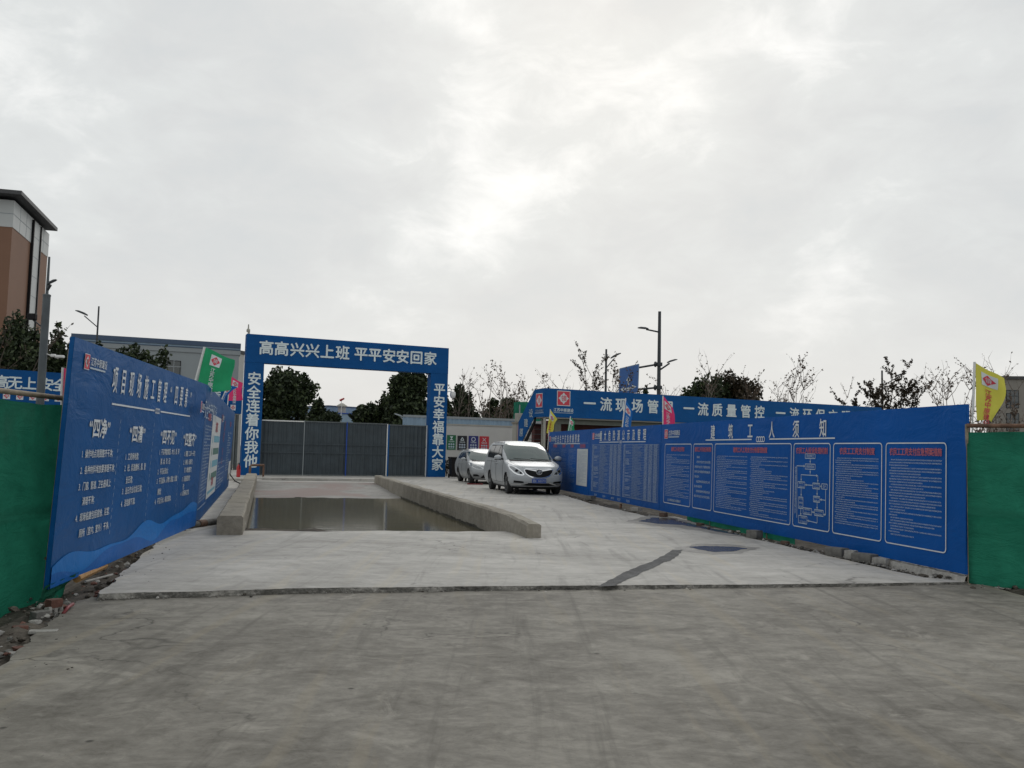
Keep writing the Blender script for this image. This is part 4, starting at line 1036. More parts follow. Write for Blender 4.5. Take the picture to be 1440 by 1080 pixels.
# ================================================================== site office on the right, with its long slogan banner
OB = Board(AT(766, 600, 42), AT(1240, 600, 51.6), 0, 4.49, 0)
t = thing('site_office', 'site office with a long blue slogan banner and an outside stair, behind the right boards', 'office', (OB.o.x, OB.o.y, 0), OB.rz)
W_ = OB.W; zB = 3.13
mb = MB(); mb.box(0, W_, 0, .06, zB, 4.49, 'bluedeep')
for k in range(1, 9): mb.box(W_ * k / 9 - .012, W_ * k / 9 + .012, -.004, -.001, zB, 4.49, 'blue')
bn = mb.build('banner', t)
mb = MB()
xp = [828.5, 851.5, 873, 895.5, 917.5, 938, None, 968, 988, 1008, 1028, 1048, 1067.5, None, 1097, 1116.5, 1135, 1153, 1171, 1189]
for ch, px in zip("一流现场管理 一流质量管控 一流环保文明", xp):
    if px is None: continue
    py = 568.5 + (px - 828) * .0475
    u, v = OB.L(px, py); text(mb, ch, u, 3.87, .66, 'letter', .024, res=3, off=.015)
u, v = OB.L(792.5, 560.8); emblem(mb, u, v + .02, .66, off=.012)
text(mb, "江苏中原建设", u, OB.L(792, 576.7)[1], .17, 'letter', .015, res=2, off=.012); rectf(mb, u - .52, u + .52, OB.L(792, 580.7)[1] - .012, OB.L(792, 580.7)[1] + .012, 'small', .012)
mb.build('lettering', bn)
mb = MB(); mb.box(.05, W_ - .05, .064, 1.65, zB - .06, zB + .06, 'beige'); mb.build('walkway', t)
MAT['beam'] = M('grey_green_beam', (.13, .145, .125), .7)
mb = MB(); mb.box(.6, W_ - .1, .30, .42, zB - .30, zB - .065, 'beam'); mb.build('beam', t)
mb = MB(); mb.box(1.5, W_, 1.66, 3.4, -.3, zB - .07, 'maroon'); mb.build('wall', t)
mb = MB(); mb.box(1.05, 1.48, 3.1, 3.4, -.3, zB - .25, 'maroon'); mb.build('rear_wall', t); mb = MB(); mb.box(1.0, 1.49, 2.95, 3.45, zB - .248, zB - .12, 'whitepaint'); mb.build('eave', t)
for px0, px1 in ((785, 793.5), (905, 912), (1040, 1047)):
    ua, ub = OB.L(px0, 600)[0], OB.L(px1, 600)[0]; mb = MB(); mb.box(ua, ub, .32, .7, -.3, zB - .302, 'beam'); mb.build('column', t)
for ua, ya in ((.36, .95), (.0, .065)):
    mb = MB(); mb.box(ua, ua + .085, ya, ya + .09, -.3, zB - .062, 'beige'); mb.build('column', t)
for px in (804, 868, 934): 
    ua = OB.L(px, 600)[0]; mb = MB(); mb.box(ua, ua + 1.1, 1.62, 1.655, 1.5, 2.5, 'beam'); wn = mb.build('window', t); mb = MB(); mb.box(ua + .06, ua + 1.04, 1.60, 1.618, 1.56, 2.44, 'glass'); mb.build('pane', wn)
# end face and stair going down behind it
mb = MB()
endp = [(-.004, 0.0, zB), (-.004, 1.05, zB), (-.004, 2.75, 1.55), (-.004, 2.75, 2.93), (-.004, 1.05, 4.47), (-.004, 0, 4.49)]
mb.poly([Vector(p) for p in endp], 'bluedeep', (-.03, 0, 0)); sb = mb.build('stair_banner', t)
mb = MB()
fn = lambda u, v, k=0: (-.040 - .001 * k, 1.05 - u, v)
emblem(mb, .50, 3.92, .62, fn=fn); text(mb, "江苏中原建设", .52, 3.42, .13, 'small', .01, res=1, fn=fn)
rectf(mb, .08, .98, 3.31, 3.335, 'small', fn=fn)
for k, ch in enumerate("设建原"):
    y_ = 1.42 + k * .5; text(mb, ch, 1.05 - y_, zB + .55 - (y_ - 1.05) * .93, .40, 'letter', .02, res=2, fn=fn)
mb.build('lettering', sb)
for k in range(12):
    y_ = 1.1 + k * .235; z_ = zB - .05 - k * .245; mb = MB(); mb.box(.05, 1.29, y_, y_ + .26, z_ - .03, z_, 'steel'); mb.build('tread', t)
mb = MB(); mb.poly([(1.3, 1.0, zB - .05), (1.3, 4.0, -.15), (1.3, 4.0, .2), (1.3, 1.0, zB + .22)], 'black', (.05, 0, 0)); mb.poly([(-.002, 1.0, zB - .25), (-.002, 4.0, -.3), (-.002, 4.0, .05), (-.002, 1.0, zB + .0)], 'black', (.05, 0, 0)); mb.build('stringer', t)
# gatehouse pier and netted stack to its left
q = AT(732.3, 640, 46.5); t = thing('meter_pier', 'beige pier with a pink notice, between the pale wall and the office stair', 'pier', (q.x, q.y, 0), R(24))
z_ = lambda py: AT(732, py, 46.5).z
mb = MB(); mb.bevbox(-.30, .28, 0, .5, -.3, z_(596), 'beige', .02); mb.build('lower_box', t)
mb = MB(); mb.box(-.34, .31, -.04, .54, z_(596) + .002, z_(595) + .06, 'kerb'); mb.build('ledge', t)
mb = MB(); mb.bevbox(-.20, .22, .05, .45, z_(595) + .062, z_(581), 'beige', .02); mb.build('upper_box', t)
mb = MB(); mb.tube([(-.03, .2, z_(581) - .02), (-.03, .2, z_(569))], .035, 'clad_grey', 8); mb.build('pipe', t)
MAT['pinkpaper'] = M('pink_paper', (.50, .34, .37), .7)
mb = MB(); mb.box(-.22, .12, -.012, -.002, z_(619), z_(598), 'pinkpaper'); mb.build('notice', t)
q = AT(737, 640, 58); t = thing('netted_scaffold', 'scaffold tower wrapped in bright green net behind the beige pier', 'scaffold', (q.x, q.y, -.3), R(15))
zt_ = AT(737, 565, 58).z + .3
mb = MB(); z0_ = 3.25; mb.grid(lambda a, b: (-.45 + 1.9 * a, .03 * nz(a * 9, b * 9), z0_ + (zt_ - z0_) * b + .06 * nz(a * 4, 0, 1) * (b == 1)), 14, 20, 'net'); mb.grid(lambda a, b: (-.45, a * 1.2, z0_ + (zt_ - z0_) * b), 6, 10, 'net'); mb.build('net_sheet', t, smooth=True)
for x in (-.4, .5, 1.4): mb = MB(); mb.tube([(x, .1, 0), (x, .1, zt_ - .05)], .024, 'bamboo', 6); mb.build('post', t)

# ================================================================== site office on the left, behind the boards
KB = Board(AT(-70, 600, 40), AT(338.5, 600, 49.2), 0, 4.66, 0)
t = thing('site_office', 'site office with a blue slogan banner and steel posts, behind the left boards', 'office', (KB.o.x, KB.o.y, 0), KB.rz)
W_ = KB.W; zB = 3.15
mb = MB(); mb.box(0, W_, 0, .06, zB, 4.72, 'bluegate'); bn = mb.build('banner', t)
mb = MB()
for ch, px in zip("命至高无上 安全责任重于泰山 质量征途", [-38, -18, 1.5, 20.5, 41, None, 65, 83.5, 102, 119.5, 137, 154, 171, 188, None, 222, 239, 288, 303]):
    if px is None: continue
    u = KB.L(px, 538)[0]; text(mb, ch, u, 4.13, .60, 'letter', .022, res=2, off=.012)
for k in range(24):
    u = .5 + k * (W_ - 1) / 23; emblem(mb, u, 3.48, .30, inverse=True, off=.012, glyphs=True)
mb.build('lettering', bn)
mb = MB(); mb.box(.05, W_ - .05, .064, 1.6, zB - .06, zB + .06, 'beige'); mb.build('walkway', t)
mb = MB(); mb.box(0, W_ - 1.2, 1.62, 6.2, -.3, zB + .8, 'whitewall'); mb.build('wall', t)
for px in (308, 327.5, 333.5, 210, 120): 
    ua = KB.L(px, 620)[0]; mb = MB(); mb.box(ua - .07, ua + .07, .07, .2, -.3, zB - .062, 'steel'); mb.build('column', t)
ua = KB.L(301, 600)[0]
mb = MB(); mb.box(ua, ua + 1.4, 1.57, 1.615, 0, 2.6, 'whitepaint'); dr = mb.build('door', t); mb = MB(); mb.box(ua + .12, ua + 1.28, 1.55, 1.568, .1, 2.45, 'black'); mb.build('dark_opening', dr)
mb = MB(); mb.box(W_ - .9, W_ - .75, .9, 1.0, -.3, 2.2, 'whitepaint'); mb.build('white_post', t)
# extinguisher, pipe rail, pipe, cable
q = G(335, 671, ZS); t = thing('fire_extinguisher', 'red fire extinguisher standing at the foot of the left gate post', 'extinguisher', (q.x, q.y, ZS))
mb = MB(); mb.lathe([(.06, 0), (.085, .02), (.085, .42), (.06, .50), (.025, .53), (.025, .56)], 'redpaint', 14); mb.build('cylinder', t, smooth=40)
mb = MB(); mb.tube([(0, 0, .57), (.02, -.05, .62), (.05, -.1, .6), (.09, -.1, .35)], .014, 'black', 6); mb.build('hose', t)
q = G(351, 673, ZS); q2 = G(370, 672.5, ZS); dx = q2 - q; t = thing('pipe_rail', 'short rusty pipe rail in front of the left gate post', 'rail', (q.x, q.y, ZS))
mb = MB(); mb.tube([(0, 0, -.05), (0, 0, .52), (dx.x * .1, dx.y * .1, .56), (dx.x, dx.y, .56)], .05, 'rust', 10); mb.build('pipe', t, smooth=40); mb = MB(); mb.tube([(dx.x, dx.y, -.05), (dx.x, dx.y, .55)], .04, 'rust', 10); mb.build('leg', t)
mb = MB(); a, c = G(262, 739.5, ZS + .05), P(-.405, 1.9, ZS + .05); mb.tube([a, (a + c) / 2 + Vector((0, 0, .005)), c], .055, 'greyblock', 10); mb.tube([a + (c - a) * .3, a + (c - a) * .48], .07, 'rust', 10)
tag(mb.build('ground_pipe', smooth=40), 'grey pipe lying on the slab between the left boards and the left kerb', 'pipe')
mb = MB(); pts = [G(325, 640, ZS) + Vector((0, 0, 1.2)), G(324, 668, ZS + .5), G(330, 676, ZS + .02), G(338, 680, ZS + .02), G(348, 678, ZS + .02)]
mb.tube(pts, .02, 'black', 6); tag(mb.build('cable', smooth=True), 'black cable trailing on the ground by the left gate post', 'cable')

# ================================================================== far buildings
def facade(name, label, a, b, z1, depth, mat, cat='building'):
    B_ = Board(a, b, -.3, z1 + .3, 0); t = thing(name, label, cat, B_.o, B_.rz)
    return B_, t
# tall brown and white block at the far left
c0 = AT(20, 278, 90); c1 = AT(69, 324, 104.7); HB = c0.z
TB = Board(c0, c1, -.3, HB + .3, 0)
t = thing('tall_building', 'tall brown building with pale upper cladding and a dark overhanging roof', 'building', TB.o, TB.rz)
MAT['brown'] = M('brown_cladding', (.20, .108, .068), .8, 0, .06, .2); MAT['paleclad'] = M('pale_panel', (.46, .48, .475), .6, 0, .04, .3); MAT['roofdark'] = M('dark_roof', (.05, .052, .055), .6)
W_ = TB.W; H_ = TB.H; zc = TB.L(20, 322)[1]; Dp = 40
mb = MB(); mb.box(0, W_, 0, Dp, 0, zc, 'brown'); mb.build('lower_wall', t)
mb = MB(); mb.box(-.05, W_ + .05, -.05, Dp, zc + .002, H_ - .3, 'paleclad')
for zz_ in (zc + (H_ - zc) * .45,): mb.box(-.06, W_ + .06, -.07, Dp, zz_ - .04, zz_ + .04, 'clad_grey')
for k in range(1, 6): mb.box(W_ * k / 6 - .03, W_ * k / 6 + .03, -.065, -.045, zc, H_ - .3, 'clad_grey')
mb.build('upper_cladding', t)
mb = MB(); ua, ub = TB.L(41, 380)[0], TB.L(51, 380)[0]; mb.box(ua, ub, -.16, .2, 0, H_ - .6, 'paleclad')
for k in range(1, 12): mb.box(ua, ub, -.175, -.155, H_ * k / 12 - .03, H_ * k / 12 + .03, 'clad_grey')
mb.build('window_strip', t)
for uu in (ua - .25, ub): mb = MB(); mb.box(uu, uu + .28, -.3, .2, 0, H_ - .5, 'black'); mb.build('fin', t)
mb = MB(); mb.poly([(-1.6, -1.05, H_), (W_ - .6, -1.05, H_), (W_ - .6, Dp, H_), (-1.6, Dp, H_)], 'roofdark', (0, 0, .4)); mb.build('roof', t)
# grey-blue warehouse
c0, c1 = AT(97, 560, 72), AT(333.5, 560, 76.5); HB = AT(97, 469, 72).z
wb = Board(c0, c1, -.3, HB + .3, 0); t = thing('warehouse', 'long grey-blue warehouse with a dark blue striped parapet behind the left boards', 'warehouse', wb.o, wb.rz)
mb = MB(); mb.box(0, wb.W, 0, 25, 0, wb.H - 1.0, 'clad_grey'); mb.build('wall', t)
mb = MB()
for z0, z1, y, mt in ((1.0, .62, -.08, 'clad_grey'), (.618, .55, -.10, 'clad_blue'), (.548, .40, -.12, 'fence_blue'), (.398, 0, -.2, 'clad_blue')): mb.box(-.1, wb.W + .1, y, 25.1, wb.H - z0, wb.H - z1, mt)
mb.build('parapet', t)
ua, za = wb.L(234, 529); ub, zb_ = wb.L(254.5, 507.5)
mb = MB(); mb.box(ua, ub, -.04, .05, za, zb_, 'black'); wn = mb.build('window', t)
mb = MB(); mb.box(ua + .06, ub - .06, -.055, -.042, za + .06, zb_ - .06, 'glass'); mb.build('pane', wn)
mb = MB(); mb.box((ua + ub) / 2 - .03, (ua + ub) / 2 + .03, -.075, -.057, za, zb_, 'clad_grey'); mb.box(ua, ub, -.072, -.056, zb_ - .55, zb_ - .48, 'clad_grey'); mb.build('mullion', wn)
ua2 = wb.L(150, 520)[0]
e0, e1 = AT(335, 560, 80), AT(341, 560, 80.6); eb = Board(e0, e1, -.3, AT(338, 493, 80).z + .3, 0)
t2_ = thing('stair_tower', 'narrow pale tower with a dark cap at the end of the warehouse', 'tower', eb.o, eb.rz)
mb = MB(); mb.box(-.6, eb.W, 0, 6, 0, eb.H - .3, 'whitewall'); mb.build('wall', t2_); mb = MB(); mb.box(-.7, eb.W + .1, -.1, 6.1, eb.H - .298, eb.H, 'roofdark'); mb.build('roof', t2_)
# small pale building seen over the gate
c0, c1 = AT(472, 590, 120), AT(520, 590, 124); sb_ = Board(c0, c1, -.3, AT(490, 571, 120).z + .3, 0)
t = thing('small_factory', 'small pale blue building with a rooftop tank, seen over the gate', 'building', sb_.o, sb_.rz)
mb = MB(); mb.box(.0, sb_.W, 0, 12, 0, sb_.H - 1.05, 'fence_blue'); mb.build('wall', t)
mb = MB(); mb.box(-.1, sb_.W + .1, -.1, 12, sb_.H - 1.04, sb_.H - .9, 'plate'); mb.box(.8, sb_.W + 6, 3, 14, sb_.H - .89, sb_.H, 'fence_blue'); mb.box(.7, sb_.W + 6, 2.9, 14, sb_.H + .002, sb_.H + .16, 'clad_blue'); mb.build('roof', t)
ua = sb_.L(488, 570)[0]; mb = MB(); mb.lathe([(.55, sb_.H - .9), (.55, sb_.H - .1), (.75, sb_.H - .05), (.75, sb_.H + .1), (.2, sb_.H + .45)], 'beige', 14, Matrix.Translation((ua, 1.2, 0))); mb.build('tank', t)
q = AT(479, 600, 118); zt_ = AT(479, 559, 118).z; t = thing('windsock', 'tiny red and white windsock on a thin pole over the gate', 'windsock', (q.x, q.y, -.3))
mb = MB(); mb.tube([(0, 0, 0), (0, 0, zt_)], .04, 'whitepaint', 6); mb.build('pole', t)
mb = MB(); mb.tube([(0, 0, zt_), (-.25, 0, zt_ - .1)], [.16, .13], 'redpaint', 8); mb.tube([(.02, 0, zt_ + .02), (.35, 0, zt_ + .2)], [.14, .1], 'redpaint', 8); mb.build('sock', t)
# beige block at the far right
c0, c1 = AT(1404, 560, 75), AT(1700, 560, 72); rb = Board(c0, c1, -.3, AT(1425, 529.5, 75).z + .3, 0)
t = thing('office_block', 'beige office block with dark gridded windows behind the right net', 'building', rb.o, rb.rz)
MAT['bstone'] = M('beige_stone', (.24, .225, .20), .85, 0, .08, .5)
mb = MB(); mb.box(0, rb.W, 0, 3.2, 0, rb.H - .25, 'bstone'); mb.build('wall', t)
mb = MB(); mb.box(-.15, rb.W + .1, -.15, 3.3, rb.H - .248, rb.H, 'roofdark'); mb.build('parapet', t)
zr = [(rb.L(1424, 574)[1], rb.L(1424, 548.5)[1]), (rb.L(1424, 606)[1], rb.L(1424, 581)[1])]
u0 = rb.L(1414.5, 560)[0]; u1 = rb.L(1432.5, 560)[0]
for za, zb_ in zr:
    for k in range(6):
        a = u0 + k * 2.75; b = a + (u1 - u0) * (1.0 if k == 0 else 1.9)
        if b > rb.W - .3: continue
        mb = MB(); mb.box(a, b, -.03, .05, za, zb_, 'black'); wn = mb.build('window', t)
        mb = MB(); mb.box(a + .05, b - .05, -.045, -.032, za + .05, zb_ - .05, 'glass'); mb.build('pane', wn)
        mb = MB()
        for q_ in range(1, 3): mb.box(a + (b - a) * q_ / 3 - .03, a + (b - a) * q_ / 3 + .03, -.07, -.047, za, zb_, 'darkmetal')
        for q_ in range(1, 3): mb.box(a, b, -.068, -.046, za + (zb_ - za) * q_ / 3 - .03, za + (zb_ - za) * q_ / 3 + .03, 'darkmetal')
        mb.build('glazing_bar', wn)

# ================================================================== lamp masts and the road sign
def lamp(px, top, Y, label, arms, r0=.10, pm='darkmetal', steps=None, basepx=None, heads='darkmetal', name='street_lamp', cat='street lamp'):
    b = AT(basepx or px, 620, Y); zt = AT(px, top, Y).z
    t = thing(name, label, cat, (b.x, b.y, -.3)); H = zt + .3
    mb = MB()
    if steps: 
        zs = AT(px, steps, Y).z + .3; mb.tube([(0, 0, 0), (0, 0, zs)], [r0, r0 * .9], pm, 14); mb.tube([(0, 0, zs), (0, 0, H)], [r0 * .36, r0 * .26], pm, 10); mb.lathe([(r0 * .95, zs - .05), (r0 * .95, zs + .02), (r0 * .4, zs + .06)], pm, 14)
    else: mb.tube([(0, 0, 0), (0, 0, H)], [r0, r0 * .62], pm, 12)
    mb.lathe([(r0 * 1.9, 0), (r0 * 1.9, .32), (r0 * 1.2, .45)], pm, 12)
    mb.build('pole', t, smooth=40)
    for (p0, p1, sz) in arms:
        a, c = AT(p0[0], p0[1], Y) - b, AT(p1[0], p1[1], Y) - b; a.z += b.z + .3; c.z += b.z + .3; a.x = 0; a.y = 0; c.y = -.1
        d = (c - a).normalized(); mb = MB(); mb.tube([a, c - d * sz * .3], .035 * max(1, r0 / .1), heads if heads != 'whitepaint' else heads, 8); ar = mb.build('arm', t)
        T = Matrix.Translation(c) @ Matrix.Rotation(-math.atan2(d.z, d.x) * .55 if d.x > 0 else (math.atan2(d.z, -d.x) * .55), 4, 'Y')
        s = 1 if d.x > 0 else -1
        mb = MB(); prof = [(-.5, .10, .05), (-.2, .18, .08), (.25, .24, .07), (.5, .14, .03)]
        V = []; F = []
        for x, w_, h_ in prof: V += [T @ Vector((s * x * sz, -w_ * sz, 0)), T @ Vector((s * x * sz, w_ * sz, 0)), T @ Vector((s * x * sz, w_ * sz * .7, h_ * sz * 2)), T @ Vector((s * x * sz, -w_ * sz * .7, h_ * sz * 2))]
        for i in range(3): F += [(4 * i + k, 4 * i + (k + 1) % 4, 4 * i + 4 + (k + 1) % 4, 4 * i + 4 + k) for k in range(4)]
        F += [(0, 1, 2, 3), (15, 14, 13, 12)]; mb.add(V, F, heads); mb.build('lamp_head', ar, fix=True)
    return t, b
lt, lb = lamp(60, 361, 36, 'thick grey stepped street mast with a floodlight before the dark trees', [((58, 408), (75, 397.5), .42)], .165, 'pole', 415, 53)
for p0, p1 in (((57, 497), (82, 504)),):
    a, c = AT(*p0, 36) - lb, AT(*p1, 36) - lb; a.z += lb.z + .3; c.z += lb.z + .3; a.x = .1; a.y = 0; c.y = 0
    mb = MB(); mb.tube([a, c], .022, 'whitepaint', 8); ar = mb.build('arm', lt); mb = MB(); mb.bevbox(c.x - .1, c.x + .22, -.1, .1, c.z + .02, c.z + .13, 'whitepaint', .03); mb.bevbox(c.x - .3, c.x - .12, -.08, .08, c.z + .05, c.z + .17, 'whitepaint', .03); mb.build('white_camera', ar)
a = AT(48, 447, 36) - lb; a.z += lb.z + .3; mb = MB(); mb.tube([(0, 0, a.z - .45), (a.x + .02, -.1, a.z - .1)], .03, 'darkmetal', 8); ar = mb.build('arm', lt); mb = MB(); mb.bevbox(a.x - .18, a.x + .14, -.22, .0, a.z - .1, a.z + .16, 'black', .03); mb.build('floodlight', ar)
lamp(128, 430.5, 60, 'slim street lamp with one square head, above the left warehouse', [((127, 460), (115.5, 441), .85)], .085, 'darkmetal')
lamp(850.5, 491, 85, 'slim dark street lamp left of the blue road sign', [((850, 518), (866, 501), 1.1)], .15)
lamp(1241, 521, 92, 'street lamp half hidden in the reddish tree right of the office banner', [((1242, 543), (1267, 527.5), 1.0)], .14)
lamp(572, 596, 56, 'short pale lamp leaning out above the gate leaves', [((572, 594), (560.5, 584.5), .55)], .05, 'clad_grey', heads='clad_grey')
lt, lb = lamp(925.5, 438, 62, 'tall dark mast carrying a blue road sign and two lamp arms', [((925, 467), (904, 462.5), .75), ((924, 521), (945, 508.5), .75)], .17, 'darkmetal', name='sign_mast', cat='road sign')
def LP(px, py): 
    a = AT(px, py, 62) - lb; return Vector((a.x, 0, a.z + lb.z + .3))
s0, s1, s2, s3 = LP(871.5, 518.5), LP(898.5, 512), LP(897, 552), LP(870, 555)
mb = MB(); mb.poly([s0, s1, s2, s3], 'signblue' if 'signblue' in MAT else M('road_sign_blue', (.03, .11, .33), .45), (0, .06, 0)); sg = mb.build('sign_panel', lt)
mb = MB(); e_ = Vector((0, -.004, 0))
for a, c, w_ in ((LP(883.5, 541), LP(883.5, 531), .09), (LP(876, 547.5), LP(891, 544.5), .10), (LP(879.5, 549.5), LP(886.5, 548), .06)):
    d = (c - a).normalized(); n_ = Vector((-d.z, 0, d.x)) * w_ / 2; mb.add([a - n_ + e_, c - n_ + e_, c + n_ + e_, a + n_ + e_], [(0, 1, 2, 3)], 'white')
for tip, d in ((LP(883.6, 529.5), Vector((0, 0, 1))), (LP(895, 543.5), Vector((1, 0, .15))), (LP(871.5, 548.3), Vector((-1, 0, -.15)))):
    d.normalize(); n_ = Vector((-d.z, 0, d.x)); mb.add([tip + e_, tip - d * .3 + n_ * .16 + e_, tip - d * .3 - n_ * .16 + e_], [(0, 1, 2)], 'white')
for a, c in ((s0, s1), (s1, s2), (s3, s0)):
    d = (c - a).normalized(); n_ = Vector((-d.z, 0, d.x)) * .03; mb.add([a - n_ + e_ * 1.5, c - n_ + e_ * 1.5, c + n_ + e_ * 1.5, a + n_ + e_ * 1.5], [(0, 1, 2, 3)], 'dim')
mb.build('arrow_print', sg)
for py0, py1 in ((517, 512.3), (547.5, 545)):
    mb = MB(); a, c = LP(897, py0), LP(925, py1); a.y = .1; mb.tube([a, c], .07, 'darkmetal', 10); ar = mb.build('bracket_arm', lt); mb = MB(); mb.lathe([(.24, -.12), (.24, .12)], 'darkmetal', 14, Matrix.Translation((0, 0, c.z))); mb.lathe([(.12, -.35), (.2, -.3), (.2, -.2)], 'darkmetal', 12, Matrix.Translation((0, 0, c.z)) @ Matrix.Rotation(R(90), 4, 'Y')); mb.build('collar', ar)

# ================================================================== flags
def flag(label, mat, D, pole, tl, tr, br, bl, waves=.05, txt=True, sleeve=.02, seed=0, inverse=True, tz=None, tcol='white', sag=.0, low=None):
    """pole: (top px, bottom px); cloth corners in photo pixels at depth D."""
    if not isinstance(D, float):          # stands just behind a board
        q_ = D.L((pole[0][0] + pole[1][0]) / 2, pole[1][1])[0]; D = D.Wd(q_, D.H, 0).y + (1.7 if D is allR else 1.0)
    A, B = AT(*pole[0], D), AT(*pole[1], D)
    C = [AT(*p, D) for p in (tl, tr, br, bl)]
    base = B.copy(); t = thing('flag', label, 'flag', base, 0)
    A_, B_ = A - base, B - base; dn = (B_ - A_).normalized(); ext = B_ + dn * (low if low else .6)
    mb = MB(); mb.tube([A_ - dn * .0, B_], sleeve, 'whitepaint', 10); mb.tube([B_ - dn * .02, ext], sleeve * .6, 'whitepaint', 8); mb.build('pole', t, smooth=40)
    C = [c - base for c in C]
    def S(a, b, k=0):          # a along the fly 0..1, b from the top 0..1
        p = (C[0] * (1 - a) + C[1] * a) * (1 - b) + (C[3] * (1 - a) + C[2] * a) * b
        wv = waves * a * (math.sin(a * 5.5 + b * 2.2 + seed) + .5 * math.sin(a * 9 - b * 4 + seed * 2)) + waves * .5 * nz(a * 2.2 + seed, b * 2.2, 1)
        return p + Vector((.35 * waves * a * math.sin(b * 6 + seed), wv - .004 * k, -sag * a * a + .25 * waves * a * math.sin(a * 6 + seed)))
    mb = MB(); mb.grid(lambda a, b: S(a, b), 26, 26, mat); cl = mb.build('cloth', t, smooth=True)
    if txt:
        mb = MB(); ht = (C[0] - C[3]).length; wd = ((C[1] - C[0]).length + (C[2] - C[3]).length) / 2
        a0 = tz or .42
        fn = lambda u, v, k=0: S(a0 + u / wd, .22 - v / ht, 1.2 + k * .5)
        if tcol == 'white': emblem(mb, 0, 0, min(.22, ht * .26), inverse=True, fn=fn)
        else: emblem(mb, 0, 0, min(.2, ht * .24), inverse=True, fn=fn)
        for i, ch in enumerate("江苏中原建设"): text(mb, ch, 0, -ht * .235 - i * ht * .122, ht * .118, tcol, .02, res=1, fn=lambda u, v: S(a0 + u / wd, .22 - v / ht, 2))
        mb.build('print', cl)
    return t
flag('large green flag with white print flying over the joint of the left boards', 'greenflag', 16.4, ((287.8, 488), (271, 551)), (289.5, 488.5), (329, 507), (322, 549), (274, 552), .07, True, .022, 1.0)
flag('pink flag with white print, beside the left gate post', 'pinkflag', 31.0, ((324, 529), (319, 580)), (325, 529), (340, 539), (340.5, 563), (320, 563.5), .06, True, .016, 2.0, tz=.45)
flag('small blue flag wrapped on its pole between the large green and a pink flag', 'blueflag', C2, ((321, 541), (304, 580)), (321, 540), (332.5, 545), (319, 556), (305, 578), .05, True, .014, 3.0, tz=.3)
flag('pink flag edge showing beside the near end of the left wave-printed board', 'pinkflag', 9.4, ((88.5, 517), (86.5, 560)), (90, 517), (112, 526), (112, 562), (88.5, 556), .02, False, .014, 4.0)
flag('large yellow flag with red print, above the right end of the long board', 'yellowflag', 11.4, ((1370.5, 509), (1368.3, 575)), (1371.5, 510), (1412, 531), (1398, 592), (1373.5, 591), .06, True, .016, 5.0, tz=.50, tcol='red', low=.4)
flag('pink flag with white print, over the middle of the right boards', 'pinkflag', allR, ((932.2, 556.5), (932.2, 603)), (933, 557), (946, 573), (951.5, 606), (933, 606), .05, True, .016, 6.0, tz=.4)
flag('blue flag with white print on a leaning white pole, over the right-hand table board', 'blueflag', allR, ((879.8, 560), (874.5, 607)), (879.8, 561.5), (888, 577), (889.5, 612), (873, 612), .06, True, .02, 7.0, tz=.45)
flag('small green flag hanging limp over the pale paper sheet board', 'greenflag', allR, ((802.3, 585.5), (799, 612)), (802, 586), (807, 593), (810, 613), (796.5, 613), .07, True, .018, 8.0, tz=.45)
flag('narrow yellow flag hanging by the far end of the right boards', 'yellowflag', allR, ((774, 575.5), (771.5, 612)), (774, 576), (783.5, 590), (775.5, 609), (768.5, 609), .09, True, .018, 9.0, tz=.4, tcol='red')

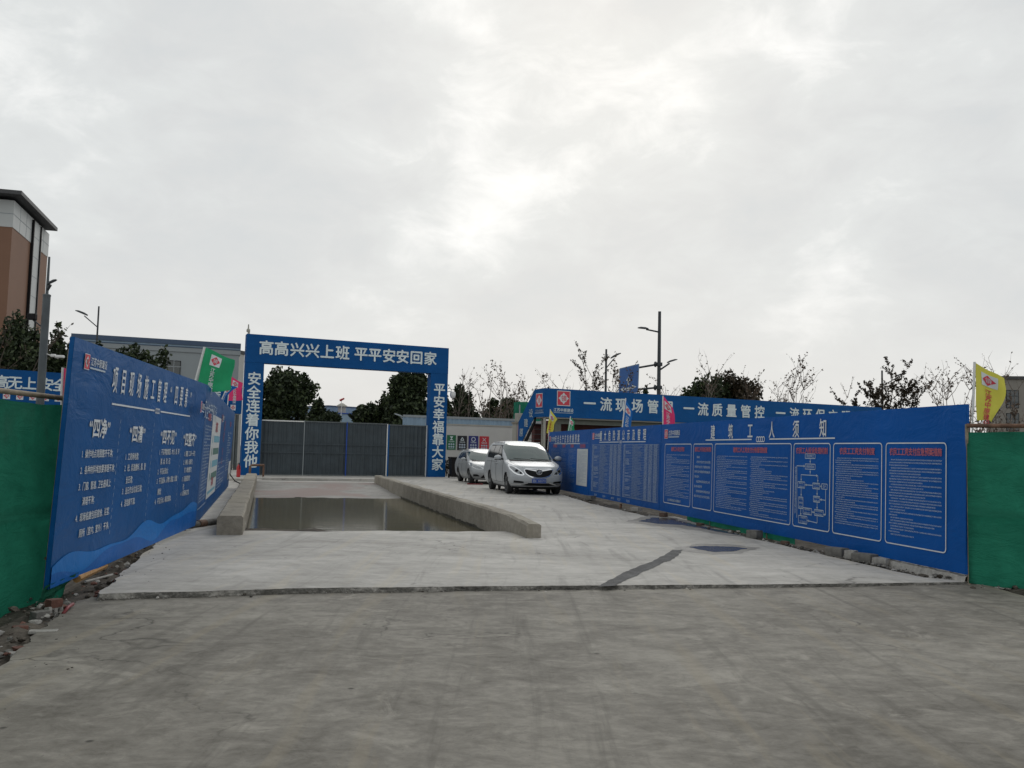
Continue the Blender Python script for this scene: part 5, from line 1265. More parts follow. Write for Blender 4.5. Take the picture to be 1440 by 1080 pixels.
# ================================================================== trees
def leaf_cloud(pts, size, rng, squash=.55):
    n = len(pts)
    a = rng.normal(size=(n, 3)); a /= np.linalg.norm(a, axis=1)[:, None]
    b = rng.normal(size=(n, 3)); b -= (b * a).sum(1)[:, None] * a; b /= np.linalg.norm(b, axis=1)[:, None]
    s = size * rng.uniform(.6, 1.35, (n, 1)); a *= s; b *= s * squash
    V = np.stack([pts - a, pts + b, pts + a, pts - b], 1).reshape(-1, 3)
    return V, np.arange(4 * n).reshape(-1, 4)
def evergreen(px, Y, top, halfw, label, leaf='leaf', n=7000, seed=0, low=1.0, size=.17, squat=1.0, trunkpx=None, name='broadleaf_tree'):
    rng = np.random.default_rng(seed); b = AT(px, 620, Y); zt = AT(px, top, Y).z + .3; rx = halfw * Y / FPX
    t = thing(name, label, 'tree', (b.x, b.y, -.3), 0, 'evergreen trees behind the site')
    rz = (zt - low) / 2 * squat; cz = zt - rz
    nb = 90; n = int(n * 2.6)
    d = rng.normal(size=(nb, 3)); d /= np.linalg.norm(d, axis=1)[:, None]
    rad = rng.uniform(.25, .84, (nb, 1)); wob = 1 + .16 * np.sin(d[:, :1] * 3 + seed) + .12 * np.sin(d[:, 2:] * 5 + seed * 2)
    C = d * rad * wob * np.array([rx, rx * .9, rz]) + np.array([0, 0, cz]); S = rng.uniform(.17, .30, (nb, 1)) * np.array([rx, rx, rz * .85])
    k = rng.integers(0, nb, n); q = rng.normal(size=(n, 3)); q /= np.linalg.norm(q, axis=1)[:, None]; q *= rng.uniform(.35, 1.05, (n, 1))
    P_ = C[k] + q * S[k]
    m = 70      # stray sprays that break the outline
    kk = rng.integers(0, nb, m); dirs = d[kk] + rng.normal(size=(m, 3)) * .3 + np.array([0, 0, .25]); dirs /= np.linalg.norm(dirs, axis=1)[:, None]
    for i in range(m):
        L_ = rng.uniform(.06, .16) * rx; base = C[kk[i]] + dirs[i] * S[kk[i]] * .9
        P_ = np.concatenate([P_, base + dirs[i] * np.linspace(0, L_, 9)[:, None] + rng.normal(size=(9, 3)) * .05 * rx * .5])
    P_[:, 2] = np.maximum(P_[:, 2], .25)
    mb = MB(); V, F = leaf_cloud(P_, size, rng); mb.addnp(V, F, leaf); mb.build('crown', t)
    mb = MB(); r0 = .05 * rx + .08
    mb.tube([(0, 0, -.1), (.05, 0, cz * .5), (.1 * rx, 0, cz)], [r0, r0 * .8, r0 * .4], 'trunk', 8)
    rg = random.Random(seed)
    for i in range(9):
        c = C[rg.randrange(nb)]; z0 = rg.uniform(.3, .8) * cz; mb.tube([(.05, 0, z0), ((c[0]) * .5, c[1] * .5, (z0 + c[2]) / 2 + .2), tuple(c)], [r0 * .5, r0 * .3, r0 * .12], 'trunk', 6)
    mb.build('trunk', t); return t
EV = [
 (14, 52, 444, 66, 'dark evergreen mass at the far left edge under the tall brown building', 'leaf', 9000, 1), (74, 54, 458, 34, 'rounded dark evergreen just right of the grey street mast', 'leaf', 4500, 2),
 (48, 57, 462, 44, 'dark evergreen filling the gap behind the grey street mast', 'leaf', 6000, 15), (141, 58, 469, 30, 'small evergreen top beside the slim lamp with one head', 'leaf', 4000, 3), (178, 56, 476, 44, 'middle evergreen of the row in front of the warehouse', 'leaf', 5500, 4),
 (212, 55, 487, 36, 'evergreen nearest the warehouse window', 'leaf', 5000, 5),
 (392, 62, 507, 46, 'tall dark evergreen seen through the arch beside its left post', 'leaf', 8000, 6), (452, 86, 554, 30, 'round distant evergreen in the middle of the arch opening', 'leaf', 6000, 7),
 (551, 68, 543, 26, 'mid height evergreen filling the row left of the right arch post', 'leaf', 5000, 16), (574, 66, 522, 46, 'tall evergreen seen through the arch beside its right post', 'leaf', 8500, 8), (528, 70, 562, 36, 'low spreading evergreen in the arch opening beside the small factory', 'leaf', 6500, 9),
 (646, 75, 536, 30, 'dark evergreen directly right of the blue arch', 'leaf', 6000, 10), (714, 72, 546, 38, 'dark evergreen between the sparse trees and the office stair', 'leaf', 6500, 11),
 (985, 80, 522, 40, 'left part of the broad dark clump behind the slogan banner', 'leaf', 6500, 12), (1032, 81, 514, 46, 'brownish broad tree behind the slogan banner, right part of the clump', 'leafwarm', 8000, 13),
 (906, 90, 549, 10, 'small green treetop just below the blue road sign', 'leaf', 1500, 14)]
for px, Y, top, hw, lab, lf, n, sd in EV: evergreen(px, Y, top, hw, lab, lf, n, sd, .6 if Y < 60 else .8, .11 + .0008 * Y)

def sparse(px, Y, top, label, leaves=500, seed=0, stems=3, spread=.22, leafm='leafdry', bark='palebark', size=.10, start=.18, twig=1.0):
    rg = random.Random(seed); b = AT(px, 620, Y); H = (AT(px, top, Y).z + .3) * .84
    t = thing('sparse_tree', label, 'tree', (b.x, b.y, -.3), 0, 'half bare trees behind the offices'); mb = MB(); tips = []
    def grow(p, d, L_, r, lvl):
        pts = [p]; q = p.copy(); dd = d.copy(); ns = 5
        for i in range(ns):
            dd = (dd + Vector((rg.gauss(0, .09), rg.gauss(0, .09), .05))).normalized(); q = q + dd * (L_ / ns); pts.append(q.copy())
        mb.tube(pts, [r * (1 - .75 * i / ns) for i in range(ns + 1)], bark, 5)
        if lvl >= 2:
            for w_ in pts[1:]: tips.append(w_)
            return
        nb = rg.randint(5, 8) if lvl == 0 else rg.randint(3, 5)
        for i in range(nb):
            k = rg.randint(2 if lvl == 0 else 1, ns); an = rg.uniform(0, 6.283); tl = rg.uniform(.45, .8)
            nd = (dd * .9 + Vector((math.cos(an), math.sin(an), .0)) * tl * 1.15).normalized()
            grow(pts[k], nd, L_ * rg.uniform(.22, .42) * twig, r * .42, lvl + 1)
        tips.extend(pts[3:])
    mb.tube([(0, 0, -.1), (.03, 0, H * start * .6), (0, 0, H * start)], [.10, .085, .07], bark, 8)
    for s in range(stems):
        an = 6.283 * s / stems + rg.uniform(-.4, .4); d = Vector((math.cos(an) * spread, math.sin(an) * spread, 1)).normalized(); grow(Vector((0, 0, H * start - .05)), d, H * (1 - start) * rg.uniform(.82, 1.0), .055, 0)
    mb.build('trunk', t)
    rng = np.random.default_rng(seed); T_ = np.array([tuple(p) for p in tips]); P_ = T_[rng.integers(0, len(T_), leaves)] + rng.normal(size=(leaves, 3)) * .05
    mb = MB(); V, F = leaf_cloud(P_, size, rng); mb.addnp(V, F, leafm); mb.build('leaves', t)
SP = [
 (641, 70, 522, 'thin bare sapling right of the blue arch', 60, 21, 2, .10), (656, 71, 513, 'bare thin tree with two upright stems right of the blue arch', 90, 22, 2, .14), (672, 66, 548, 'short half bare tree over the waste posters', 260, 27, 3, .25),
 (692, 64, 508, 'half bare tree with scattered dry leaves above the silver minivan', 520, 23, 3, .24), (707, 66, 512, 'middle half bare tree above the silver minivan', 560, 24, 3, .2), (729, 65, 514, 'half bare tree left of the green netted scaffold', 520, 25, 3, .24),
 (748, 78, 548, 'low bare tree beside the office stair', 80, 26, 2, .18), (797, 76, 528, 'bare sapling above the square emblem', 70, 28, 2, .12), (791, 78, 522, 'tallest bare sapling above the square emblem', 60, 37, 2, .1), (812, 76, 525, 'bare twiggy tree left of the slim lamp', 100, 29, 3, .2),
 (836, 68, 488, 'tall dry leaved tree left of the slim dark lamp', 850, 30, 3, .16), (862, 70, 506, 'wide half bare tree beside the blue road sign', 480, 31, 3, .26), (877, 58, 520, 'reddish leaved tree overlapping the blue road sign', 700, 32, 3, .16),
 (943, 80, 536, 'bare sapling right of the sign mast', 10, 33, 2, .08), (966, 74, 500, 'half bare tree left of the broad dark clump', 200, 34, 2, .2), (993, 74, 496, 'upright tree with brown top above the broad dark clump', 320, 35, 2, .14),
 (1080, 66, 509, 'dry leaved tree right of the broad dark clump', 620, 36, 3, .24), (1104, 66, 503, 'tallest half bare tree right of the broad dark clump', 380, 38, 3, .2), (1122, 67, 514, 'half bare tree with pale branches over the slogan banner', 260, 39, 3, .2), (1147, 68, 520, 'leaning bare tree at the right end of the slogan banner', 200, 40, 2, .26),
 (1231, 62, 516, 'dense reddish leaved tree over the right end of the long board', 1700, 41, 4, .34), (1251, 62, 512, 'reddish leaved tree around the half hidden lamp', 1500, 42, 3, .2), (1272, 63, 530, 'low reddish leaved tree right of the half hidden lamp', 900, 43, 3, .26),
 (1336, 56, 503, 'half bare tree left of the large yellow flag', 420, 44, 3, .2), (1366, 55, 497, 'half bare tree just behind the large yellow flag', 420, 45, 3, .18), (1350, 58, 508, 'thin half bare tree between two others by the yellow flag', 200, 46, 2, .15), (1408, 50, 506, 'bare branches reaching over the beige office block', 130, 47, 3, .35), (1400, 47, 545, 'leafy small tree in front of the beige office block', 700, 48, 3, .2)]
for px, Y, top, lab, n, sd, st, spd in SP:
    sparse(px, Y, top, lab, int(n * (1.7 if n >= 800 else .4 if px > 1300 else .62)), sd, st, spd, size=.062 + .0004 * Y, start=.25 if n < 150 else .2, leafm='leafwarm' if n > 800 else 'leafdry', bark='trunk' if n > 600 else 'palebark')
sparse(6, 45, 440, 'half bare brown tree at the far left edge', 420, 60, 3, .3, leafm='leafwarm', bark='trunk', size=.08)

# ================================================================== vehicles
class Car:
    """Body as a stack of horizontal outlines; x runs from the nose to the tail."""
    def __init__(s, rows, n=2.7, b=.45):
        r = np.array(rows, float); zz = r[:, 0]; fz = np.linspace(zz[0], zz[-1], 220)
        s.z = fz; s.c = []
        for k in range(1, 5):
            y = np.interp(fz, zz, r[:, k]); ker = np.ones(7) / 7; yp = np.concatenate([np.full(3, y[0]), y, np.full(3, y[-1])]); s.c.append(np.convolve(yp, ker, 'valid'))
        s.n = n; s.b = b
    def g(s, z): return [float(np.interp(z, s.z, c)) for c in s.c]
    def front(s, y, z):
        xf, xr, w, a = s.g(z); q = min(.9999, abs(y) / w); return Vector((xf + a * (1 - (1 - q ** s.n) ** (1 / s.n)), y, z))
    def rear(s, y, z):
        xf, xr, w, a = s.g(z); q = min(.9999, abs(y) / w); return Vector((xr - s.b * (1 - (1 - q ** 3.2) ** (1 / 3.2)), y, z))
    def side(s, x, z, sg):
        xf, xr, w, a = s.g(z)
        if x < xf + a: c = max(0, min(1, (xf + a - x) / a)); y = w * (1 - c ** s.n) ** (1 / s.n)
        elif x > xr - s.b: c = max(0, min(1, (x - xr + s.b) / s.b)); y = w * (1 - c ** 3.2) ** (1 / 3.2)
        else: y = w
        return Vector((x, sg * y, z))
    def outline(s, z, nf=20, ns=70, nr=14):
        xf, xr, w, a = s.g(z); P_ = []
        for i in range(nf):
            t = math.pi / 2 * (1 - i / nf); P_.append((xf + a * (1 - math.sin(t) ** (2 / s.n)), w * math.cos(t) ** (2 / s.n)))
        for i in range(ns): P_.append((xf + a + (xr - s.b - xf - a) * i / ns, w))
        for i in range(nr + 1):
            t = math.pi / 2 * i / nr; P_.append((xr - s.b * (1 - math.cos(t) ** (2 / 3.2)), w * (1 - (1 - math.cos(t) ** 2) ** 1.0) ** (1 / 3.2) if i < nr else 0.0))
        return P_
    def body(s, mb, zs, mat, axles, ra, zc):
        V = []; n = None
        for z in zs:
            P_ = s.outline(z); full = P_ + [(x, -y) for x, y in P_[-2:0:-1]]; n = len(full); V += [(x, y, z) for x, y in full]
        F = []
        for i in range(len(zs) - 1):
            for k in range(n):
                a, b, c, d = i * n + k, i * n + (k + 1) % n, (i + 1) * n + (k + 1) % n, (i + 1) * n + k
                cx = sum(V[q][0] for q in (a, b, c, d)) / 4; cz = sum(V[q][2] for q in (a, b, c, d)) / 4; cy = abs(V[a][1])
                if cy > .5 and any(math.hypot(cx - ax, cz - zc) < ra for ax in axles): continue
                F.append((a, b, c, d))
        F.append(tuple((len(zs) - 1) * n + k for k in range(n)))
        mb.add(V, F, mat)
    def patch(s, mb, fn, us, lo, hi, mat, off=.006, nv=8):
        """fn(u, z) on the body; lifted off the body by off, with the border turned in."""
        nu = len(us) - 1; P_ = [[fn(us[i], lo[i] + (hi[i] - lo[i]) * j / nv) for i in range(nu + 1)] for j in range(nv + 1)]
        V = []
        for j in range(nv + 1):
            for i in range(nu + 1):
                du = P_[j][min(i + 1, nu)] - P_[j][max(i - 1, 0)]; dv = P_[min(j + 1, nv)][i] - P_[max(j - 1, 0)][i]
                nn = du.cross(dv)
                if nn.length < 1e-9: nn = Vector((-1, 0, 0))
                nn.normalize(); c = Vector((2.2, 0, .7)); 
                if nn.dot(P_[j][i] - c) < 0: nn = -nn
                V.append(P_[j][i] + nn * off)
        mb.add(V, [(j * (nu + 1) + i, j * (nu + 1) + i + 1, (j + 1) * (nu + 1) + i + 1, (j + 1) * (nu + 1) + i) for j in range(nv) for i in range(nu)], mat)
def lin(a, b, n): return [a + (b - a) * i / n for i in range(n + 1)]
def arr(us, *kn): return [float(np.interp(u, [k[0] for k in kn], [k[1] for k in kn])) for u in us]
def wheel(t, x, y, r, wd, sp):
    s = 1 if y > 0 else -1
    T = Matrix.Translation((x, y, r)) @ Matrix.Rotation(R(90) * s, 4, 'X') @ Matrix.Rotation(math.pi, 4, 'X')
    T = Matrix.Translation((x, y, r)) @ Matrix.Rotation(-R(90) * s, 4, 'X')       # local +Z points outwards
    mb = MB(); mb.lathe([(r * .64, -wd), (r * .93, -wd), (r, -wd * .8), (r, -.03), (r * .95, 0), (r * .66, .004)], 'tyre', 36, T); w_ = mb.build('wheel', t, smooth=40)
    mb = MB()
    mb.lathe([(r * .655, -.02), (r * .655, .008), (r * .60, .004), (r * .57, -.035), (.02, -.035)], 'steel', 28, T)
    for k in range(sp):
        a = 2 * math.pi * k / sp
        for da in (-.13, .13):
            c, s_ = math.cos(a + da), math.sin(a + da); c2, s2 = math.cos(a + da * .6), math.sin(a + da * .6); tv = Vector((-s_, c, 0)) * .018
            p0, p1 = Vector((c2 * .05, s2 * .05, .0)), Vector((c * r * .62, s_ * r * .62, -.002))
            mb.add([T @ (p0 - tv), T @ (p1 - tv), T @ (p1 + tv), T @ (p0 + tv), T @ (p0 - tv - Vector((0, 0, .03))), T @ (p1 - tv - Vector((0, 0, .03))), T @ (p1 + tv - Vector((0, 0, .03))), T @ (p0 + tv - Vector((0, 0, .03)))],
                   [(0, 1, 2, 3), (0, 4, 5, 1), (1, 5, 6, 2), (2, 6, 7, 3), (3, 7, 4, 0)], 'rim')
    mb.lathe([(.075, -.03), (.075, .004), (.05, .012), (.01, .014)], 'rim', 16, T); mb.build('rim', w_, smooth=30)
def car(name, label, cat, loc, rz, paint_, rows, zr, axles, r, track, spec):
    c = Car(rows, spec.get('n', 2.7), spec.get('b', .45)); t = thing(name, label, cat, loc, rz)
    mb = MB(); c.body(mb, zr, paint_, axles, r * 1.13, r); mb.build('body', t, smooth=50, fix=False)
    # wheel wells and underside
    mb = MB(); L_ = rows[1][2]
    mb.box(.35, L_ - .35, -.62, .62, .22, .40, 'black')
    for ax in axles:
        for s in (-1, 1):
            y0, y1 = sorted((s * .55, s * (track / 2 - .01)))
            n = 18; V = []
            for i in range(n + 1):
                a = math.pi * i / n; V += [(ax + r * 1.16 * math.cos(a), y0, r + r * 1.16 * math.sin(a)), (ax + r * 1.16 * math.cos(a), y1 + (.0), r + r * 1.16 * math.sin(a))]
            mb.add(V, [(2 * i, 2 * i + 1, 2 * i + 3, 2 * i + 2) for i in range(n)] , 'black')
            ym = s * .55; mb.add([(ax + r * 1.16 * math.cos(2 * math.pi * i / 24), ym, r + r * 1.16 * math.sin(2 * math.pi * i / 24)) for i in range(24)], [tuple(range(24))], 'black')
    mb.build('underside', t)
    for ax in axles:
        for s in (-1, 1): wheel(t, ax, s * track / 2, r, .2, spec.get('spokes', 5))
    return c, t

# ---- minivan
VR = [(.20, .30, 5.05, .80, .75), (.26, .16, 5.10, .85, .72), (.34, .06, 5.15, .90, .70), (.45, .01, 5.18, .925, .68), (.58, .0, 5.2, .935, .68), (.70, .02, 5.2, .94, .70), (.80, .05, 5.2, .94, .74), (.88, .10, 5.19, .938, .80),
      (.94, .18, 5.18, .932, .86), (.985, .34, 5.18, .926, .84), (1.02, .55, 5.17, .92, .76), (1.06, .85, 5.16, .912, .62), (1.09, 1.10, 5.15, .905, .55), (1.12, 1.24, 5.14, .895, .52), (1.20, 1.38, 5.12, .88, .50), (1.35, 1.64, 5.08, .845, .52),
      (1.5, 1.92, 5.02, .80, .56), (1.62, 2.18, 4.96, .755, .60), (1.70, 2.42, 4.88, .705, .62), (1.745, 2.65, 4.78, .64, .62), (1.775, 2.95, 4.62, .52, .55), (1.79, 3.2, 4.45, .38, .42), (1.80, 3.55, 4.2, .12, .2)]
zr = lin(.20, .9, 24) + lin(.915, 1.13, 24) + lin(1.15, 1.62, 16) + lin(1.64, 1.80, 18)
hd = R(11.6)
p = G(712, 694, ZS); fr_ = Vector((-math.sin(hd), math.cos(hd), 0)); rt = Vector((math.cos(hd), math.sin(hd), 0))
loc = p + rt * .90 - fr_ * .95
# local +X = tail direction (away), local +Y = to the left of that
c, t = car('minivan', 'silver minivan facing the camera beside the right notice boards', 'minivan', (loc.x, loc.y, ZS), R(90) + hd, 'silver', VR, zr, (.95, 4.04), .345, 1.82, {'spokes': 5})
def fpatch(c, mbm, ys, lo, hi, mat, off, nv=8): c.patch(mbm, c.front, ys, lo, hi, mat, off, nv)
mb = MB(); ys = lin(-.78, .78, 30); fpatch(c, mb, ys, arr(ys, (-.78, 1.16), (-.5, 1.128), (0, 1.118), (.5, 1.128), (.78, 1.16)), arr(ys, (-.78, 1.52), (-.70, 1.655), (-.6, 1.685), (0, 1.70), (.6, 1.685), (.70, 1.655), (.78, 1.52)), 'carglass', .008, 20); ws = mb.build('windscreen', t, smooth=True)
mb = MB(); ys = lin(-.74, .74, 24); fpatch(c, mb, ys, [1.095] * 25, arr(ys, (-.74, 1.14), (-.5, 1.122), (0, 1.112), (.5, 1.122), (.74, 1.14)), 'black', .010, 3); mb.build('wiper_cowl', t, smooth=True)
mb = MB()
for y0, y1 in ((-.62, .02), (.05, .60)):
    a, b = c.front(y0, 1.125) + Vector((-.035, 0, .03)), c.front(y1, 1.16) + Vector((-.035, 0, .03)); mb.tube([a, b], .011, 'black', 6)
mb.build('wiper', ws)
# grille
mb = MB(); ys = lin(-.50, .50, 40)
ghi = lambda e_: arr(ys, (-.50, .80 + e_), (-.42, .862 + e_), (0, .845 + e_), (.42, .862 + e_), (.50, .80 + e_)); glo = lambda e_: [.86 - (.285 + e_) * math.sqrt(max(0, 1 - (y / .505) ** 2)) ** .9 for y in ys]
fpatch(c, mb, ys, [min(a, b) for a, b in zip(glo(.03), ghi(.02))], ghi(.02), 'chrome', .010, 8); gr_ = mb.build('grille_surround', t, smooth=True)
mb = MB(); ys = lin(-.47, .47, 40); fpatch(c, mb, ys, [.85 - .268 * math.sqrt(max(0, 1 - (y / .475) ** 2)) ** .9 for y in ys], arr(ys, (-.47, .82), (-.40, .848), (0, .835), (.40, .848), (.47, .82)), 'black', .016, 8); mb.build('grille', t, smooth=True)
mb = MB()
for s in (-1, 1):
    ys = lin(.09, .42, 10) if s > 0 else lin(-.42, -.09, 10)
    zc_ = [.795 + .042 * (abs(y) - .09) / .33 for y in ys]; hw_ = [.020 * (1 - .75 * (abs(y) - .09) / .33) for y in ys]
    fpatch(c, mb, ys, [a - b for a, b in zip(zc_, hw_)], [a + b for a, b in zip(zc_, hw_)], 'chrome', .026, 2)
P0 = c.front(0, .765) + Vector((-.03, 0, 0)); T = Matrix.Translation(P0) @ Matrix.Rotation(R(-90), 4, 'Y')
ring = [(P0 + Vector((0, .095 * math.cos(k), .085 * math.sin(k)))) for k in np.linspace(0, 2 * math.pi, 25)]
mb.tube(ring, .014, 'rim', 8, caps=False)
for k in (-1, 0, 1):
    o_ = Vector((-.004 - .002 * k, -.035 * k, 0)); mb.poly([P0 + o_ + Vector((0, -.012 + .03, -.055)), P0 + o_ + Vector((0, .014 + .03, -.055)), P0 + o_ + Vector((0, .02 - .03, .055)), P0 + o_ + Vector((0, -.018 - .03, .055))], 'rim', (-.008, 0, 0))
mb.build('grille_emblem', t)
# head lamps
for s in (-1, 1):
    us = lin(.49, .905, 16); ys = [s * u for u in us]
    lo = arr(us, (.49, .655), (.56, .635), (.70, .655), (.80, .71), (.905, .84)); hi = arr(us, (.49, .70), (.60, .815), (.72, .90), (.82, .965), (.88, .99), (.905, .95))
    mb = MB(); fpatch(c, mb, ys, lo, hi, 'chrome', .008, 8); hl = mb.build('headlight', t, smooth=True)
    us = lin(.53, .885, 14); ys = [s * u for u in us]
    mb = MB(); fpatch(c, mb, ys, arr(us, (.53, .68), (.58, .675), (.70, .70), (.80, .765), (.885, .88)), arr(us, (.53, .70), (.60, .775), (.72, .86), (.82, .93), (.885, .935)), 'lens', .014, 8); mb.build('lens', hl, smooth=True)
    mb = MB()
    for (yy, zz_, rr) in ((.60, .722, .038), (.72, .785, .052)):
        q = c.front(s * yy, zz_) + Vector((-.018, s * .004, .004)); mb.lathe([(rr, -.01), (rr, .004), (rr * .6, .01), (rr * .1, .012)], 'black', 16, Matrix.Translation(q) @ Matrix.Rotation(R(-90), 4, 'Y') @ Matrix.Rotation(s * R(-30), 4, 'X'))
    mb.build('projector', hl)
    # bumper corner slots
    us = lin(.50, .80, 10); ys = [s * u for u in us]
    mb = MB(); fpatch(c, mb, ys, arr(us, (.50, .395), (.80, .40)), arr(us, (.50, .44), (.55, .455), (.80, .475)), 'black', .010, 3); mb.build('bumper_slot', t, smooth=True)
    mb = MB(); us = lin(.36, .84, 14); ys = [s * u for u in us]; zc_ = arr(us, (.36, .405), (.50, .365), (.84, .345)); fpatch(c, mb, ys, [z - .012 for z in zc_], [z + .014 for z in zc_], 'chrome', .014, 2); mb.build('bumper_trim', t, smooth=True)
    # mirror
    q = c.side(1.72, 1.17, s); mb = MB(); mb.tube([q + Vector((0, -s * .02, -.03)), q + Vector((-.02, s * .10, 0))], .03, 'black', 8)
    bm = bmesh.new(); bmesh.ops.create_icosphere(bm, subdivisions=3, radius=1); 
    mb.frombm(bm, 'silver', Matrix.Translation(q + Vector((-.03, s * .20, .035))) @ Matrix.Diagonal((.075, .135, .085, 1)).to_4x4()); mb.box(q.x - .045, q.x + .03, *sorted((q.y + s * .09, q.y + s * .31)), q.z - .06, q.z - .035, 'black')
    mb.build('mirror', t, smooth=40)
    # side windows
    def sp(x0b, x0t, x1b, x1t, zb0, zb1, zt_, nm):
        k = lin(0, 1, 12); us = k; mbw = MB(); fn_ = lambda u, v: c.side((x0b + (x0t - x0b) * v) * (1 - u) + (x1b + (x1t - x1b) * v) * u, (zb0 + (zb1 - zb0) * u) * (1 - v) + zt_ * v, s)
        c.patch(mbw, fn_, us, [0] * 13, [1] * 13, 'sideglass', .006, 8); return mbw.build(nm, t, smooth=True)
    sp(1.95, 2.55, 2.72, 2.72, 1.15, 1.165, 1.62, 'side_window'); sp(2.80, 2.80, 3.72, 3.72, 1.168, 1.18, 1.625, 'side_window'); sp(3.79, 3.79, 4.85, 4.62, 1.182, 1.21, 1.615, 'side_window')
    mb = MB(); k = lin(0, 1, 24); c.patch(mb, lambda u, v: c.side((1.78 + .80 * v) * (1 - u) + (4.92 - .24 * v) * u, (1.13 + .06 * u) * (1 - v) + 1.645 * v, s), k, [0] * 25, [1] * 25, 'black', .003, 8); mb.build('window_surround', t, smooth=True)
    # doors: shut lines and handles
    mb = MB()
    for xx in (1.52, 2.76, 3.78):
        z = lin(.36, 1.13, 14); mb.tube([c.side(xx, q_, s) + Vector((0, s * .001, 0)) for q_ in z], .006, 'black', 4)
    mb.tube([c.side(x_, .36, s) for x_ in lin(1.52, 3.78, 10)], .006, 'black', 4); mb.tube([c.side(x_, 1.05, s) + Vector((0, s * .001, 0)) for x_ in lin(2.8, 4.7, 14)], .006, 'black', 4); mb.build('door_seam', t)
    for xx in (2.55, 2.95):
        q = c.side(xx, 1.0, s); mb = MB(); mb.bevbox(q.x - .11, q.x + .11, *sorted((q.y - s * .01, q.y + s * .035)), q.z - .02, q.z + .022, 'silver', .008); mb.build('door_handle', t)
    mb = MB(); mb.tube([c.side(x_, .24, s) + Vector((0, -s * .01, -.02)) for x_ in lin(1.4, 3.6, 8)], .03, 'black', 6); mb.build('sill', t)
    us = lin(1.02, 1.64, 12); mb = MB(); c.patch(mb, lambda u, z: c.rear(s * (.62 + .25 * u), z), lin(0, 1, 6), [.95] * 7, [1.35] * 7, 'redpaint', .008, 6); mb.build('tail_light', t, smooth=True)
    mb = MB(); mb.tube([c.side(x_, 1.70, s) * 1.0 + Vector((0, -s * .02, .045)) for x_ in lin(2.75, 4.5, 10)], .018, 'chrome', 6); mb.build('roof_rail', t)
mb = MB(); ys = lin(-.56, .56, 24); fpatch(c, mb, ys, arr(ys, (-.56, .335), (-.4, .315), (.4, .315), (.56, .335)), arr(ys, (-.56, .345), (-.40, .40), (.40, .40), (.56, .345)), 'black', .012, 4); mb.build('lower_intake', t, smooth=True)
mb = MB(); ys = lin(-.80, .80, 24); fpatch(c, mb, ys, [.20] * 25, [.275] * 25, 'black', .006, 3); mb.build('front_lip', t, smooth=True)
mb = MB(); q = c.front(0, .47); pm = Matrix.Translation(q + Vector((-.03, 0, 0))); mb.box(q.x - .035, q.x - .005, -.235, .235, .40, .545, 'plate'); pl = mb.build('number_plate', t)
mb = MB(); fnp = lambda u, v: (q.x - .038, -u, .4725 + v); text(mb, "苏E N557V", 0, 0, .088, 'white', .015, fn=fnp, res=2, sx=.92)
rectf(mb, -.225, .225, .062, .067, 'white', fn=fnp); rectf(mb, -.225, .225, -.067, -.062, 'white', fn=fnp); mb.build('lettering', pl)
mb = MB(); c.patch(mb, c.rear, lin(-.68, .68, 16), [1.2] * 17, [1.62] * 17, 'sideglass', .006, 8); mb.build('rear_window', t, smooth=True)
mb = MB(); ys = lin(-.80, .80, 30)
for s in (-1, 1): mb.tube([c.front(s * y_, z_) + Vector((-.0, 0, .001)) for y_, z_ in ((.52, .90), (.62, .95), (.70, .99), (.74, 1.03), (.75, 1.08))], .005, 'black', 4)
mb.build('bonnet_seam', t)

# ---- hatchback
HR = [(.18, .28, 4.15, .76, .80), (.26, .12, 4.22, .83, .76), (.36, .03, 4.30, .88, .74), (.48, .0, 4.34, .91, .74), (.60, .02, 4.35, .92, .76), (.70, .07, 4.35, .92, .82), (.78, .16, 4.34, .915, .88), (.84, .34, 4.33, .905, .86), (.89, .62, 4.32, .895, .74), (.935, .95, 4.31, .885, .60),
      (.965, 1.16, 4.30, .87, .52), (1.05, 1.34, 4.26, .85, .48), (1.18, 1.62, 4.18, .80, .50), (1.30, 1.92, 4.08, .745, .54), (1.38, 2.14, 3.98, .69, .56), (1.43, 2.36, 3.86, .61, .55), (1.465, 2.64, 3.68, .46, .46), (1.48, 2.95, 3.4, .2, .25)]
zr2 = lin(.18, .74, 20) + lin(.755, .97, 22) + lin(.985, 1.38, 14) + lin(1.395, 1.48, 14)
p = G(651.5, 680, ZS); hd2 = R(13); fr_ = Vector((-math.sin(hd2), math.cos(hd2), 0)); rt = Vector((math.cos(hd2), math.sin(hd2), 0)); loc = p + rt * 1.12 - fr_ * .86
c, t = car('hatchback', 'pale silver hatchback partly hidden behind the silver minivan', 'car', (loc.x, loc.y, ZS), R(90) + hd2, 'silver2', HR, zr2, (.86, 3.5), .315, 1.76, {'spokes': 7})
mb = MB(); ys = lin(-.75, .75, 28); fpatch(c, mb, ys, arr(ys, (-.75, 1.02), (-.5, .985), (0, .972), (.5, .985), (.75, 1.02)), arr(ys, (-.75, 1.2), (-.66, 1.345), (-.5, 1.375), (0, 1.385), (.5, 1.375), (.66, 1.345), (.75, 1.2)), 'carglass', .008, 16); mb.build('windscreen', t, smooth=True)
mb = MB(); ys = lin(-.70, .70, 24); fpatch(c, mb, ys, [.945] * 25, arr(ys, (-.70, 1.0), (-.5, .982), (0, .968), (.5, .982), (.70, 1.0)), 'black', .010, 3); mb.build('wiper_cowl', t, smooth=True)
mb = MB(); ys = lin(-.34, .34, 20); fpatch(c, mb, ys, arr(ys, (-.34, .69), (-.28, .665), (.28, .665), (.34, .69)), [.735] * 21, 'black', .010, 4); mb.build('grille', t, smooth=True)
